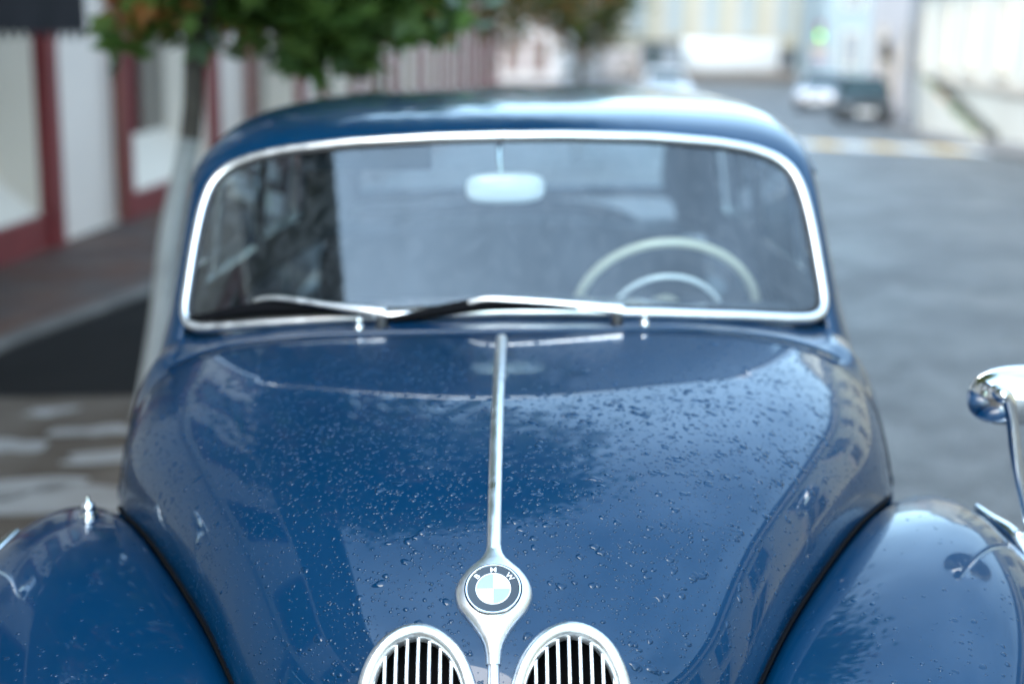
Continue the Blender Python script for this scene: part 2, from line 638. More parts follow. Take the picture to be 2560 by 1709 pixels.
for i, (x, y, rx, ry) in enumerate([(-2.19, 5.80, 0.15, 0.13), (-2.17, 6.38, 0.12, 0.06), (-1.85, 6.03, 0.17, 0.085),
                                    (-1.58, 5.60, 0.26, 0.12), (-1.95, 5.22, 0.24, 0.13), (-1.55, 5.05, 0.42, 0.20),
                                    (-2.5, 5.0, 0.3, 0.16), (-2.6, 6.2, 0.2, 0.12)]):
    puddle_sheen(x, y, rx, ry, 30 + i)

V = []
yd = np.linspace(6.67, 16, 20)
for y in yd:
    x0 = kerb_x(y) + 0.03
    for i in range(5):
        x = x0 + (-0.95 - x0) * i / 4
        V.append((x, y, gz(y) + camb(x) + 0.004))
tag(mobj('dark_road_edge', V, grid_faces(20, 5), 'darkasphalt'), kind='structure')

# zebra crossing painted in white and yellow bars
road = bpy.data.objects['road']
for i in range(20):
    m = 'roadyellow' if i % 2 else 'roadwhite'
    xa = 2.6 + i * 0.52
    xb = xa + 0.50
    V = []
    for (x, k) in ((xa, 0), (xb, 0), (xb, 1), (xa, 1)):
        y = 30.0 - (x - 5.6) * 0.72 + (0 if k == 0 else 2.7)
        V.append((x, y, gz(y) + camb(x) + 0.006))
    V2 = []
    for s in range(5):
        t = s / 4
        for (a, b) in ((0, 3), (1, 2)):
            x = V[a][0]
            y = V[a][1] + (V[b][1] - V[a][1]) * t
            V2.append((x, y, max(gz(y), gz(y)) + camb(x) + 0.01))
    mobj('crossing_bar', V2, grid_faces(5, 2), m, road)

# ---------------------------------------------------------------- left shop building
LX = lambda y: -4.45 + 0.04 * y        # wall plane
LROT = math.atan(0.04)
bl = empty('shop_building', (-4.45, 0, 0), -LROT)
tag(bl, 'long pale plastered shop building with dark red window surrounds along the left pavement', 'building')
HT = 7.7


# local frame: wall face at x=0 (facing +x), y along the street
def lbox(name, x0, x1, y0, y1, z0, z1, m, parent=None, bevel=0.0):
    return box(name, x0, x1, y0, y1, z0, z1, m, parent or bl, bevel)


PER = 5.4
B0 = 13.75            # start of the bay seen beside the trunk
for k in range(-6, 12):
    y0 = B0 + k * PER
    y1 = y0 + 3.65
    base = gz(y0 + 2) - 0.05
    # pier after the bay
    lbox('pier', -0.5, 0.0, y1, y0 + PER, base - 0.3, 3.1, 'plaster')
    if k == -2:                       # a blank stretch of wall beside the car
        lbox('pier', -0.5, -0.002, y0 - 0.001, y1 + 0.001, base - 0.3, 3.1, 'plaster')
        continue
    win = empty('shop_window', (0, y0, 0), 0, bl)
    fr_ = bmesh.new()
    bm_box(fr_, -0.06, 0.10, -0.02, 0.2, base - 0.2, 2.95)
    bm_box(fr_, -0.06, 0.10, 3.45, 3.67, base - 0.2, 2.95)
    bm_box(fr_, -0.06, 0.047, 0.2, 3.45, base - 0.2, base + 0.24)
    bm_box(fr_, -0.06, 0.047, 0.2, 3.45, 2.75, 2.95)
    from_bm('frame', fr_, 'red', win)
    sp = bmesh.new()
    # sloping cream sill and splayed reveals
    a = [(-0.03, 0.2, base + 0.24), (-0.03, 3.45, base + 0.24), (-0.42, 3.1, base + 0.72), (-0.42, 0.55, base + 0.72)]
    b = [(-0.03, 0.2, base + 0.24), (-0.42, 0.55, base + 0.72), (-0.42, 0.55, 2.75), (-0.03, 0.2, 2.75)]
    c = [(-0.03, 3.45, base + 0.24), (-0.03, 3.45, 2.75), (-0.42, 3.1, 2.75), (-0.42, 3.1, base + 0.72)]
    d = [(-0.03, 0.2, 2.75), (-0.42, 0.55, 2.75), (-0.42, 3.1, 2.75), (-0.03, 3.45, 2.75)]
    for q in (a, b, c, d):
        sp.faces.new([sp.verts.new(p) for p in q])
    from_bm('reveal', sp, 'cream', win)
    box('pane', -0.43, -0.42, 0.55, 3.1, base + 0.72, 2.75, 'shopglass', win)
    box('mullion', -0.45, -0.38, 1.32, 1.42, base + 0.72, 2.75, 'greymetal', win)
    box('curtain', -0.62, -0.60, 1.55, 3.1, base + 0.72, 2.75, 'curtain', win)
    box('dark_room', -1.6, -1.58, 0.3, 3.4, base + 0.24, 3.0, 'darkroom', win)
# wall above, with upper windows
lbox('upper_wall', -0.5, 0.003, B0 - 6 * PER, B0 + 12 * PER, 3.1, 5.4, 'plaster')
lbox('dark_reflection_band', -0.5, 0.001, B0 - 6 * PER, B0 + 12 * PER, 5.4, HT, 'roofdark')  # unseen band, added dark so the windscreen's left side reflects dark
lbox('eave', -0.6, 0.38, B0 - 6 * PER - 0.1, B0 + 12 * PER, HT, HT + 0.25, 'roofdark')
lbox('string_course', -0.4, 0.10, B0 - 6 * PER - 0.1, B0 + 12 * PER, 3.0, 3.25, 'cream')
lbox('roof', -8, 0.30, B0 - 6 * PER, B0 + 12 * PER, HT + 0.25, HT + 0.4, 'roofdark')
for k in range(-11, 14):
    for fl in range(1):
        y0 = B0 + k * PER / 2 + 0.7
        if y0 < B0 - 6 * PER + 0.5:
            continue
        z0 = 3.5 + fl * 3.2
        w = empty('window', (0, y0, z0), 0, bl)
        f2 = bmesh.new()
        bm_box(f2, -0.02, 0.06, -0.12, 0, -0.1, 1.7)
        bm_box(f2, -0.02, 0.06, 1.1, 1.22, -0.1, 1.7)
        bm_box(f2, -0.02, 0.057, 0, 1.1, 1.58, 1.7)
        bm_box(f2, -0.02, 0.12, 0, 1.1, -0.1, 0)
        from_bm('frame', f2, 'red', w)
        box('pane', 0.006, 0.016, 0, 1.1, 0, 1.58, 'carglass', w)
for y in (13.55, 18.95, 24.35, 29.75, 35.15):
    tube('downpipe', [(0.10, y - 0.05, gz(y)), (0.10, y - 0.05, HT)], 0.045, 'rust', bl, k=10)

# awning over the near shop window
aw = empty('shop_awning', (0, 0, 0), 0, bl)
ys_ = np.linspace(7.6, 10.55, 90)
xo = 0.86
V = []
for y in ys_:
    V.append((xo, y, 1.93))
    V.append((xo, y, 1.585 + 0.075 * abs(math.sin((y - 7.6) * math.pi / 0.17)) ** 0.8 - 0.0))
o = mobj('valance', V, grid_faces(len(ys_), 2), 'awning', aw)
md = o.modifiers.new('thick', 'SOLIDIFY')
md.thickness = 0.008
mobj('canopy', [(xo - 0.005, 7.6, 1.935), (xo - 0.005, 10.55, 1.935), (0.01, 10.55, 2.75), (0.01, 7.6, 2.75),
                (xo - 0.005, 7.6, 1.915), (xo - 0.005, 10.55, 1.915), (0.01, 10.55, 2.73), (0.01, 7.6, 2.73)],
     [(0, 1, 2, 3), (7, 6, 5, 4), (0, 4, 5, 1), (1, 5, 6, 2), (2, 6, 7, 3), (3, 7, 4, 0)], 'awning', aw)
for y in (7.7, 10.45):
    tube('bracket', [(0.02, y, 1.95), (xo - 0.02, y, 1.9)], 0.014, 'darkmetal', aw, k=8)

# ---------------------------------------------------------------- right side buildings
RA = (10.9, 30.0)
RB = (14.6, 51.5)


def wall_building(name, p0, p1, h, depth, m, label, roofm='roofdark', wins=None, base=-1.6, doors=(), pil=0, pilm=None, winm='carglass',
                  framem='cream'):
    """a building whose street face runs p0 -> p1, body to the right of that direction"""
    p0, p1 = np.array(p0, float), np.array(p1, float)
    L = float(np.linalg.norm(p1 - p0))
    ang = math.atan2(p1[1] - p0[1], p1[0] - p0[0])
    e = empty(name, (p0[0], p0[1], 0), ang)
    tag(e, label, 'building')
    # local: x along face, -y outwards behind (body at y<0), face at y=0
    box('wall', 0, L, -depth, 0, base, h, m, e)
    box('cornice', -0.15, L + 0.15, -depth, 0.3, h, h + 0.35, framem, e)
    box('roof', 0.1, L - 0.1, -depth, 0.2, h + 0.35, h + 1.0, roofm, e)
    if pil:
        for i in range(pil + 1):
            x = L * i / pil
            box('pilaster', x - 0.28, x + 0.28, 0.003, 0.16, base, h - 0.05, pilm or framem, e)
    for (x, z, w, hh) in (wins or []):
        wd = empty('window', (x, 0, z), 0, e)
        fb = bmesh.new()
        bm_box(fb, -0.1, 0.0, 0.001, 0.07, -0.08, hh + 0.08)
        bm_box(fb, w, w + 0.1, 0.001, 0.07, -0.08, hh + 0.08)
        bm_box(fb, 0, w, 0.001, 0.066, hh, hh + 0.08)
        bm_box(fb, 0, w, 0.001, 0.12, -0.08, 0)
        bm_box(fb, w / 2 - 0.03, w / 2 + 0.03, 0.001, 0.05, 0, hh)
        from_bm('frame', fb, framem, wd)
        box('pane', 0, w, 0.002, 0.02, 0, hh, winm, wd)
    for (x, z, w, hh, dm) in doors:
        dr = empty('door', (x, 0, z), 0, e)
        box('door_leaf', 0, w, 0.002, 0.03, 0, hh, dm, dr)
        fb = bmesh.new()
        bm_box(fb, -0.12, 0, 0.001, 0.09, 0, hh + 0.12)
        bm_box(fb, w, w + 0.12, 0.001, 0.09, 0, hh + 0.12)
        bm_box(fb, 0, w, 0.001, 0.086, hh, hh + 0.12)
        from_bm('door_frame', fb, framem, dr)
    return e, L


# long white building on the right; its near part stands beside and behind the camera and shows in the paint
wl_ = [(3 + i * 3.3, z, 1.25, 1.7) for i in range(15) for z in (0.8, 3.5)]
wall_building('yellow_house', (8.4, -22), (11.05, 29.3), 5.9, 9, 'yellowwall',
              'long pale yellow plastered house at the right edge of the street', wins=wl_, framem='cream')
e, L = wall_building('cream_house', (11.1, 29.8), (12.4, 46.5), 9.0, 9, 'whitewall',
                     'bright cream house with outdoor stair on the right beyond the crossing',
                     wins=[(1.2 + i * 3.3, z, 1.3, 1.7) for i in range(5) for z in (1.0, 3.8, 6.4)], framem='whitewall', base=-2.0, winm='cream')
box('string_course', 0, L, 0.002, 0.10, 0.55, 0.72, 'cream', e)
box('upper_course', 0, L, 0.002, 0.14, 3.1, 3.3, 'cream', e)
tube('downpipe', [(L - 0.6, 0.12, -1.2), (L - 0.6, 0.12, 8.8)], 0.09, 'greymetal', e, k=10)
# stair along that house
st = empty('outdoor_stair', (11.1, 29.8, 0), math.atan2(46.5 - 29.8, 12.4 - 11.1))
tag(st, 'outdoor stone stair with dark steps climbing along the bright cream wall at right', 'stair')
n_st = 13
sx0, sx1 = 4.9, 12.4
zz0, zz1 = -0.52, 0.66
for i in range(n_st):
    xa = sx0 + (sx1 - sx0) * i / n_st
    xb = sx0 + (sx1 - sx0) * (i + 1) / n_st
    z = zz0 + (zz1 - zz0) * (i + 1) / n_st
    box('step', xa, xb + 0.02, 0.01, 0.40, z - 0.16, z, 'stonestep', st)
V = [(sx0 - 0.3, -1.5), (sx1 + 1.6, -1.5), (sx1 + 1.6, zz1 - 0.05), (sx1, zz1 - 0.05), (sx0 - 0.3, zz0 - 0.05)]
mobj('stair_wall', [(x, 0.405, z) for x, z in V] + [(x, 0.55, z) for x, z in V],
     [(0, 1, 2, 3, 4), (9, 8, 7, 6, 5)] + [(i, 5 + i, 5 + (i + 1) % 5, (i + 1) % 5) for i in range(5)], 'whitewall', st)
mobj('landing', *[[(sx1, 0.01, zz1 - 0.1), (sx1 + 1.6, 0.01, zz1 - 0.1), (sx1 + 1.6, 0.40, zz1 - 0.1), (sx1, 0.40, zz1 - 0.1)], [(0, 1, 2, 3)]],
     'stonestep', st)
# plants in the joint of the stair
pl = bmesh.new()
for i in range(220):
    t = rng.random()
    x = sx0 + (sx1 - sx0) * t
    z = zz0 + (zz1 - zz0) * t + rng.uniform(-0.04, 0.12)
    y = 0.46 + rng.uniform(-0.06, 0.12)
    s = rng.uniform(0.03, 0.075)
    d = rng.normal(size=3)
    d /= np.linalg.norm(d)
    u = np.cross(d, [0.3, 0.2, 1])
    u /= np.linalg.norm(u)
    w = np.cross(d, u)
    c = np.array([x, y, z])
    pl.faces.new([pl.verts.new(c + s * q) for q in (-u, w * 0.5, u, -w * 0.5)])
pv = from_bm('creeper', pl, 'leaf_green')
pv.location = st.location
pv.rotation_euler = st.rotation_euler
tag(pv, 'dark creeping plants growing along the edge of the outdoor stair', 'plant', kind='stuff')

wall_building('pink_house', (13.75, 50.6), (14.7, 62.0), 8.5, 8, 'pinkwall',
              'pinkish grey house with a dark doorway behind the parked cars', doors=[(4.6, -0.95, 1.1, 2.3, 'darkmetal')],
              wins=[(1.2, 0.6, 1.2, 1.6), (7.2, 0.6, 1.2, 1.6), (1.2, 3.9, 1.2, 1.7), (4.4, 3.9, 1.2, 1.7), (7.2, 3.9, 1.2, 1.7)])
wall_building('pale_blue_house', (17.4, 84.5), (22.8, 84.4), 11, 8, 'paleblue',
              'narrow pale blue house at the far end of the street', wins=[(0.8, 0.2, 1.0, 1.9), (3.3, 0.2, 1.0, 1.9), (0.8, 3.6, 1.0, 1.9),
                                                                         (3.3, 3.6, 1.0, 1.9)], winm='greymetal')
for o_ in [bpy.data.objects['pale_blue_house']]:
    o_.rotation_euler = (0, 0, math.pi)
    o_.location = (22.8, 84.5, 0)
# far end of the street
fe, L = wall_building('far_facade', (21.5, 98.0), (2.0, 98.0), 13, 9, 'ochre', 'long pale ochre facade with pilasters closing the far end of the street',
                      wins=[(1.2 + i * 2.44, z, 1.15, 3.0) for i in range(8) for z in (1.9, 6.2)], pil=8, pilm='farcream', winm='paleblue', framem='farcream')
box('plinth', 0.0, L, 0.003, 0.2, -1.6, 0.9, 'pinkwall', fe)
fe2, L = wall_building('far_grey_house', (2.2, 88.0), (-3.5, 90.0), 12, 9, 'pinkwall', 'pinkish house with red window frames at the bend of the street',
                       wins=[(0.9 + i * 1.7, z, 0.9, 1.8) for i in range(3) for z in (-0.4, 2.6, 5.6)], winm='brownwall', framem='red')
# retaining wall with a dark coping
rw = empty('retaining_wall', (7.0, 93.0, 0))
tag(rw, 'low beige retaining wall with dark coping across the far road end', 'wall')
box('wall_body', 0, 14.5, 0, 0.5, -1.6, -0.55, 'kerbstone', rw)
box('coping', -0.05, 14.55, -0.06, 0.56, -0.55, -0.32, 'brownwall', rw)


# vehicles far away --------------------------------------------------------
def far_car(name, label, loc, rz, m, L=4.2, Wd=1.72, Hh=1.45, wagon=False, group='cars parked at the far right kerb'):
    e = empty(name, loc, rz)
    tag(e, label, 'car', group)
    # local: front at -y
    h = L / 2
    prof = [(-h, 0.30), (-h - 0.02, 0.52), (-h + 0.06, 0.68), (-h + 0.95, 0.86), (-h + 1.25, 0.92), (h - 0.75, 0.95), (h - 0.06, 0.90), (h, 0.62),
            (h - 0.03, 0.30), (0, 0.22)]
    secs = [(-1.0, 0.86, 0.03), (-0.97, 0.97, 0.0), (-0.6, 1.0, 0.0), (0, 1.01, 0.0), (0.6, 1.0, 0.0), (0.97, 0.97, 0.0), (1.0, 0.86, 0.03)]
    V = []
    for (sx, sc, dz) in secs:
        for (y, z) in prof:
            V.append((sx * Wd / 2, y * (0.93 + 0.07 * sc) if abs(sx) > 0.9 else y, 0.3 + (z - 0.3) * sc + dz))
    k = len(prof)
    F = []
    for i in range(len(secs) - 1):
        for a in range(k):
            c = (a + 1) % k
            F.append((i * k + a, i * k + c, (i + 1) * k + c, (i + 1) * k + a))
    F += [tuple(range(k)), tuple(len(V) - k + a for a in range(k))]
    bo = mobj('body', V, F, m, e, True)
    bo.data.set_sharp_from_angle(angle=R(35))
    # greenhouse
    yf, yb = -h + 1.15, h - (0.12 if wagon else 0.55)
    rf, rb = yf + 0.75, yb - (0.25 if wagon else 0.65)
    wb, wt = Wd / 2 - 0.06, Wd / 2 - 0.22
    V = [(-wb, yf, .90), (wb, yf, .90), (wb, yb, .93), (-wb, yb, .93), (-wt, rf, Hh - .07), (wt, rf, Hh - .07), (wt, rb, Hh - .07), (-wt, rb, Hh - .07)]
    mobj('windows', V, [(0, 1, 5, 4), (1, 2, 6, 5), (2, 3, 7, 6), (3, 0, 4, 7)], 'carglass', e)
    rbm = bmesh.new()
    t_ = [rbm.verts.new(v) for v in [(-wt - .03, rf - .05, Hh - .075), (wt + .03, rf - .05, Hh - .075), (wt + .03, rb + .05, Hh - .075), (-wt - .03, rb + .05, Hh - .075),
                                     (-wt + .06, rf + .1, Hh), (wt - .06, rf + .1, Hh), (wt - .06, rb - .1, Hh), (-wt + .06, rb - .1, Hh)]]
    for f in ((0, 1, 5, 4), (1, 2, 6, 5), (2, 3, 7, 6), (3, 0, 4, 7), (4, 5, 6, 7), (3, 2, 1, 0)):
        rbm.faces.new([t_[i] for i in f])
    from_bm('roof', rbm, m, e)
    for (a, b) in ((0, 4), (1, 5), (2, 6), (3, 7)):
        tube('pillar', [V[a], V[b]], 0.035, m, e, k=6)
    for sx in (-1, 1):
        for y in (-h + 0.78, h - 0.8):
            w = empty('wheel', (sx * (Wd / 2 - 0.1), y, 0.30), 0, e)
            mt = Matrix.Rotation(math.pi / 2, 4, 'Y')
            lathe('tyre', [(0.19, -0.1), (0.28, -0.1), (0.31, -0.07), (0.31, 0.07), (0.28, 0.1), (0.19, 0.1)], 'tyre', w, 20, mt)
            lathe('rim', [(0.0, sx * 0.085), (0.10, sx * 0.075), (0.19, sx * 0.095)], 'greymetal', w, 20, mt)
        hl = box('headlight', sx * (Wd / 2 - 0.2) - 0.16, sx * (Wd / 2 - 0.2) + 0.16, -h - 0.035, -h + 0.12, 0.57, 0.68, 'greymetal', e, 0.03)
        box('tail_light', sx * (Wd / 2 - 0.17) - 0.13, sx * (Wd / 2 - 0.17) + 0.13, h - 0.10, h + 0.012, 0.62, 0.80, 'redlens', e, 0.02)
    box('bumper', -Wd / 2 + 0.05, Wd / 2 - 0.05, -h - 0.09, -h + 0.08, 0.32, 0.48, 'darkmetal', e, 0.03)
    box('number_plate', -0.27, 0.27, -h - 0.115, -h - 0.092, 0.36, 0.48, 'plate', e)
    box('grille', -0.42, 0.42, -h - 0.05, -h + 0.03, 0.53, 0.66, 'darkmetal', e, 0.01)
    return e


c1 = far_car('parked_car', 'dark green parked car with white plate nearest the pink house', (11.2, 47.6, gz(47.6) + 0.06), R(-10), 'cargreen', L=4.0)
c2 = far_car('parked_car', 'silver parked car just behind the dark green one at the kerb', (11.9, 57.0, gz(57) + 0.06), R(-20), 'carsilver', L=4.4)
c3 = far_car('parked_car', 'white parked car half hidden behind the blue roof', (5.6, 58.0, gz(58) + 0.06), R(4), 'carwhite', L=4.4,
             group=None)

# white delivery van standing side-on in front of the far facade
vn = empty('parked_van', (10.4, 95.6, gz(95)), 0)
tag(vn, 'large white van standing side-on behind the retaining wall', 'van')
box('cargo_box', 0.0, 6.4, 0, 2.0, 0.55, 2.65, 'whitevan', vn, 0.08)
box('cab', -1.7, -0.03, 0.05, 1.95, 0.5, 2.1, 'whitevan', vn, 0.18)
box('cab_window', -1.2, -0.35, 0.025, 0.05, 1.25, 1.9, 'carglass', vn)
box('chassis', -1.6, 6.3, 0.2, 1.8, 0.32, 0.54, 'darkmetal', vn)
for x in (-0.9, 1.0, 5.0):
    for y in (0.15, 1.85):
        lathe('wheel', [(0.0, -0.11), (0.33, -0.11), (0.38, -0.07), (0.38, 0.07), (0.33, 0.11), (0.0, 0.11)], 'tyre', vn, 20,
              Matrix.Translation((x, y, 0.38)) @ Matrix.Rotation(math.pi / 2, 4, 'X'))
# grey kiosks either side
for nm, x0, x1, z1, lb in (('grey_kiosk', 7.7, 10.0, 1.75, 'dark grey kiosk left of the white van'), ('grey_kiosk', 17.0, 20.6, 1.45, 'wide grey kiosk right of the white van')):
    kx = empty(nm, (x0, 94.3, gz(94)))
    tag(kx, lb, 'kiosk', 'grey kiosks at the street end')
    w = x1 - x0
    box('kiosk_body', 0, w, 0, 2.2, 0, z1 + 0.6, 'greymetal', kx)
    box('kiosk_roof', -0.2, w + 0.2, -0.3, 2.4, z1 + 0.6, z1 + 0.75, 'darkmetal', kx)
    box('kiosk_window', 0.3, w * 0.5, -0.02, 0.0, 0.95, z1 + 0.35, 'carglass', kx)

# traffic signal with green lit
ts = empty('traffic_signal', (16.2, 80.0, gz(80)))
tag(ts, 'traffic signal with its green lamp lit before the far pale facade', 'traffic light')
tube('pole', [(0, 0, 0), (0, 0, 3.9)], 0.06, 'greymetal', ts, k=10)
box('housing', -0.16, 0.16, -0.2, -0.02, 2.75, 3.7, 'darkmetal', ts, 0.03)
lathe('green_lamp', [(0.0, 0.0), (0.12, 0.0)], 'greenlamp', ts, 20, Matrix.Translation((0, -0.205, 2.97)) @ Matrix.Rotation(math.pi / 2, 4, 'X'))
lathe('dark_lamp', [(0.0, 0.0), (0.12, 0.0)], 'redlens', ts, 20, Matrix.Translation((0, -0.205, 3.5)) @ Matrix.Rotation(math.pi / 2, 4, 'X'))
box('sign_plate', -0.4, 0.4, -0.10, -0.07, 2.15, 2.45, 'orangesign', ts)
box('lower_plate', -0.35, 0.6, -0.10, -0.07, 1.7, 1.95, 'pinksign', ts)

# lamp post on the right pavement
lp = empty('utility_pole', (11.05, 41.0, gz(41)), 0)
tag(lp, 'slim grey utility pole in front of the cream house at right', 'pole')
tube('shaft', [(0, 0, -0.3), (0.0, 0, 4), (0.06, 0, 8)], 0.115, 'greymetal', lp, k=12)
lathe('collar', [(0.0, 0.6), (0.15, 0.6), (0.17, 0.3), (0.17, -0.2), (0.0, -0.2)], 'greymetal', lp, 14)
# wall lantern by the door
ln = empty('wall_lantern', (14.2, 56.0, 1.3))
tag(ln, 'black wall lantern beside the doorway of the pink house', 'lantern')
lathe('lantern_body', [(0.0, 0.45), (0.05, 0.42), (0.26, 0.22), (0.22, 0.2), (0.16, -0.3), (0.05, -0.42), (0, -0.43)], 'darkmetal', ln, 8, Matrix.Translation((-0.25, 0, 0)))
tube('lantern_arm', [(-0.25, 0, 0.4), (-0.1, 0, 0.6), (0.25, 0, 0.5)], 0.03, 'darkmetal', ln, k=6)


# ---------------------------------------------------------------- trees
def leaf_shape():
    # five lobed maple leaf, unit length, in XY with stalk at origin
    pts = []
    lob = [(-125, .45), (-95, .28), (-62, .78), (-32, .45), (0, 1.0), (32, .45), (62, .78), (95, .28), (125, .45)]
    for a, r in lob:
        pts.append((r * math.sin(R(a)), 0.32 + r * 0.75 * math.cos(R(a)), 0.0))
    return [(0, 0.05, 0.0)] + [(p[0], p[1], -0.10 * abs(p[0])) for p in pts]


LEAF = np.array(leaf_shape())


def leaves(name, centers, size, m, parent, seed, droop=0.5):
    r2 = np.random.default_rng(seed)
    V, F = [], []
    for c in centers:
        s = size * r2.uniform(0.6, 1.25)
        e = Euler((r2.normal(-0.9 * droop, 0.55), r2.normal(0, 0.5), r2.uniform(0, 6.28)))
        Mx = np.array(e.to_matrix())
        P = (LEAF * s) @ Mx.T + c
        b = len(V)
        V.extend(P)
        F.append(tuple(range(b, b + len(LEAF))))
    return mobj(name, V, F, m, parent)


def tree(name, label, base, lean, hstem, crown_c, crown_r, nleaf, leafsize, m, seed, rad=0.06, lime=1.15, group='street trees on the left pavement', fringe=(), limb=9):
    r2 = np.random.default_rng(seed)
    e = empty(name, base)
    tag(e, label, 'tree', group)
    top = np.array([lean[0], lean[1], hstem])
    n = 14
    path = [top * (i / (n - 1)) + np.array([0.02 * math.sin(i * 0.9 + seed), 0.02 * math.cos(i * 0.7), 0]) * (i / n) for i in range(n)]
    sc = [1.35 if i == 0 else 1.12 - 0.3 * i / n for i in range(n)]
    V, F = sweep_data(path, circ(rad, 12), scale=sc)
    tr = mobj('trunk', V, F, 'bark', e, True, mats=['bark', 'limewash'])
    for p in tr.data.polygons:
        if p.center.z < lime:
            p.material_index = 1
    cc = np.array(crown_c)
    cr_ = np.array(crown_r)
    Vb, Fb = [], []
    tips = []
    for i in range(limb):
        d = r2.normal(size=3)
        d[2] = abs(d[2]) * 0.8 + 0.1
        d /= np.linalg.norm(d)
        tip = cc + d * cr_ * r2.uniform(0.6, 0.85) - np.array([0, 0, cr_[2] * 0.35])
        mid = top * 0.5 + tip * 0.5 + np.array([0, 0, 0.12 * cr_[2]])
        pth = spline([top * 0.96, mid, tip], 7)
        v, f = sweep_data(pth, circ(rad * 0.42, 6), scale=[1 - 0.8 * q / 6 for q in range(7)])
        o_ = len(Vb)
        Vb.extend(v)
        Fb.extend([tuple(x + o_ for x in ff) for ff in f])
        tips.append(tip)
    mobj('branch', Vb, Fb, 'bark', e, True)
    # clumps
    ncl = max(12, nleaf // 45)
    cl = []
    for i in range(ncl):
        d = r2.normal(size=3)
        d /= np.linalg.norm(d)
        rr = r2.uniform(0.35, 1.0) ** 0.6
        cl.append(cc + d * cr_ * rr)
    cs = []
    for i in range(nleaf):
        c = cl[r2.integers(ncl)]
        cs.append(c + r2.normal(size=3) * cr_ * 0.13)
    ob = leaves('crown', cs, leafsize, m, e, seed + 1)
    if len(fringe):
        leaves('crown', [np.array(p) for p in fringe], leafsize * 1.3, m, e, seed + 2)
    return e


r1 = np.random.default_rng(77)
fr1 = []
for k in range(60):
    t = r1.random()
    zb = float(np.interp(t, [0, .10, .25, .30, .37, .55, .65, .76, .83, 1.0], [1.66, 1.62, 1.58, 1.70, 1.60, 1.59, 1.58, 1.53, 1.62, 1.74]))
    c = np.array([-1.66 + 1.30 * t + 1.68, r1.uniform(-.35, .8), zb + .165 + abs(r1.normal(0, .30))])
    for _ in range(42):
        fr1.append(c + r1.normal(size=3) * np.array([.09, .12, .07]))
tree('street_tree', 'maple with low dark green crown and leaning limewashed trunk beside the blue car', (-1.68, 6.2, camb(-1.68)), (0.29, 0.0), 1.66,
     (0.45, -0.95, 4.85), (1.85, 2.25, 2.35), 14500, 0.110, 'leaf_green', 5, rad=0.052, lime=1.22, limb=14, fringe=fr1)
tree('street_tree', 'farther tree with orange and olive foliage above the car roof', (1.0, 26.0, gz(26)), (0.05, 0.0), 2.4,
     (0.0, 0.2, 3.1), (1.22, 1.2, 1.35), 2600, 0.13, 'leaf_mixed', 9, rad=0.07, lime=0.9)
tree('street_tree', 'thin dark stemmed tree with orange leaves between the two crowns', (-1.75, 17.5, gz(17.5)), (0.0, 0.0), 2.6,
     (1.7, 3.5, 3.75), (1.35, 2.6, 1.95), 5200, 0.13, 'leaf_mixed', 14, rad=0.045, lime=0.0)

# ================================================================== THE BLUE CAR (modelled in its own frame, nose towards -Y)
car = empty('vintage_car')
tag(car, 'glossy dark blue vintage saloon wet with raindrops parked nose-on in the foreground', 'car')

C_ = np.array([(1.690, .42), (1.688, .56), (1.70, .70), (1.742, .833), (1.83, .921), (1.95, 1.0), (2.12, 1.050), (2.32, 1.078), (2.52, 1.094), (2.735, 1.103)])
E_ = np.array([(.270, 1.73, .40), (.285, 1.745, .52), (.315, 1.80, .64), (.352, 1.87, .72), (.400, 1.955, .768), (.460, 2.07, .797),
               (.545, 2.22, .825), (.630, 2.37, .838), (.712, 2.53, .822), (.780, 2.735, .775)])
N_ = np.array([2.2, 2.2, 2.2, 2.2, 2.3, 2.4, 2.6, 2.9, 3.4, 4.2])
S_ = np.array([0, 0, 0, 0, 0, 0, .004, .012, .032, .06])
UU = np.arange(10.0)


def hood_rows(u):
    return cubic(UU, C_, u), cubic(UU, E_, u), np.interp(u, UU, N_), np.interp(u, UU, S_)


def sect(c, e, n, sl, s):
    """c (.,2) e (.,3) n sl (.,) s (.,) in -1..1 -> points"""
    ph = np.abs(s) * math.pi / 2
    si, co = np.sin(ph), np.cos(ph)
    den = (si ** n + co ** n) ** (1 / n)
    xh, zh = si / den, co / den
    We = e[:, 0] - sl * zh
    return np.stack([np.sign(s) * We * xh, c[:, 0] + (e[:, 1] - c[:, 0]) * (1 - zh), c[:, 1] + (e[:, 2] - c[:, 1]) * (1 - zh)], 1)


def smooth1(a, k=9):
    w = np.hanning(k + 2)[1:-1]
    w /= w.sum()
    p = np.pad(a, ((k // 2, k // 2),) + ((0, 0),) * (a.ndim - 1), mode='reflect', reflect_type='odd')
    return np.stack([np.convolve(p[:, i], w, 'valid') for i in range(a.shape[1])], 1)


def hood_pts(u, s):
    c, e, n, sl = hood_rows(u)
    return sect(c, e, n, sl, s)


# ---- hood
NU, NS = 230, 141
ug = np.linspace(0, 9, NU)
sg = np.linspace(-1, 1, NS)
UG, SG = np.meshgrid(ug, sg, indexing='ij')
HP = hood_pts(UG.ravel(), SG.ravel())


# kidney outline (half width against height), in the front view
KZ = np.array([.455, .470, .50, .55, .65, .75, .80, .826, .85, .866, .878, .887, .8925, .8945])
KW = np.array([.0, .030, .049, .064, .075, .0775, .076, .0725, .066, .057, .0455, .031, .015, .0])
KX = .1015


def khalf(z):
    return float(np.interp(z, KZ, KW, left=-1, right=-1))


hf = grid_faces(NU, NS)
hood_bvh = BVHTree.FromPolygons([tuple(p) for p in HP], hf)
keep = []
for f in hf:
    c = HP[list(f)].mean(0)
    if abs(abs(c[0]) - KX) < khalf(c[2]) - 0.001 and c[1] < 1.9:
        continue
    keep.append(f)
hood = mobj('hood', HP, keep, 'paint', car, True)


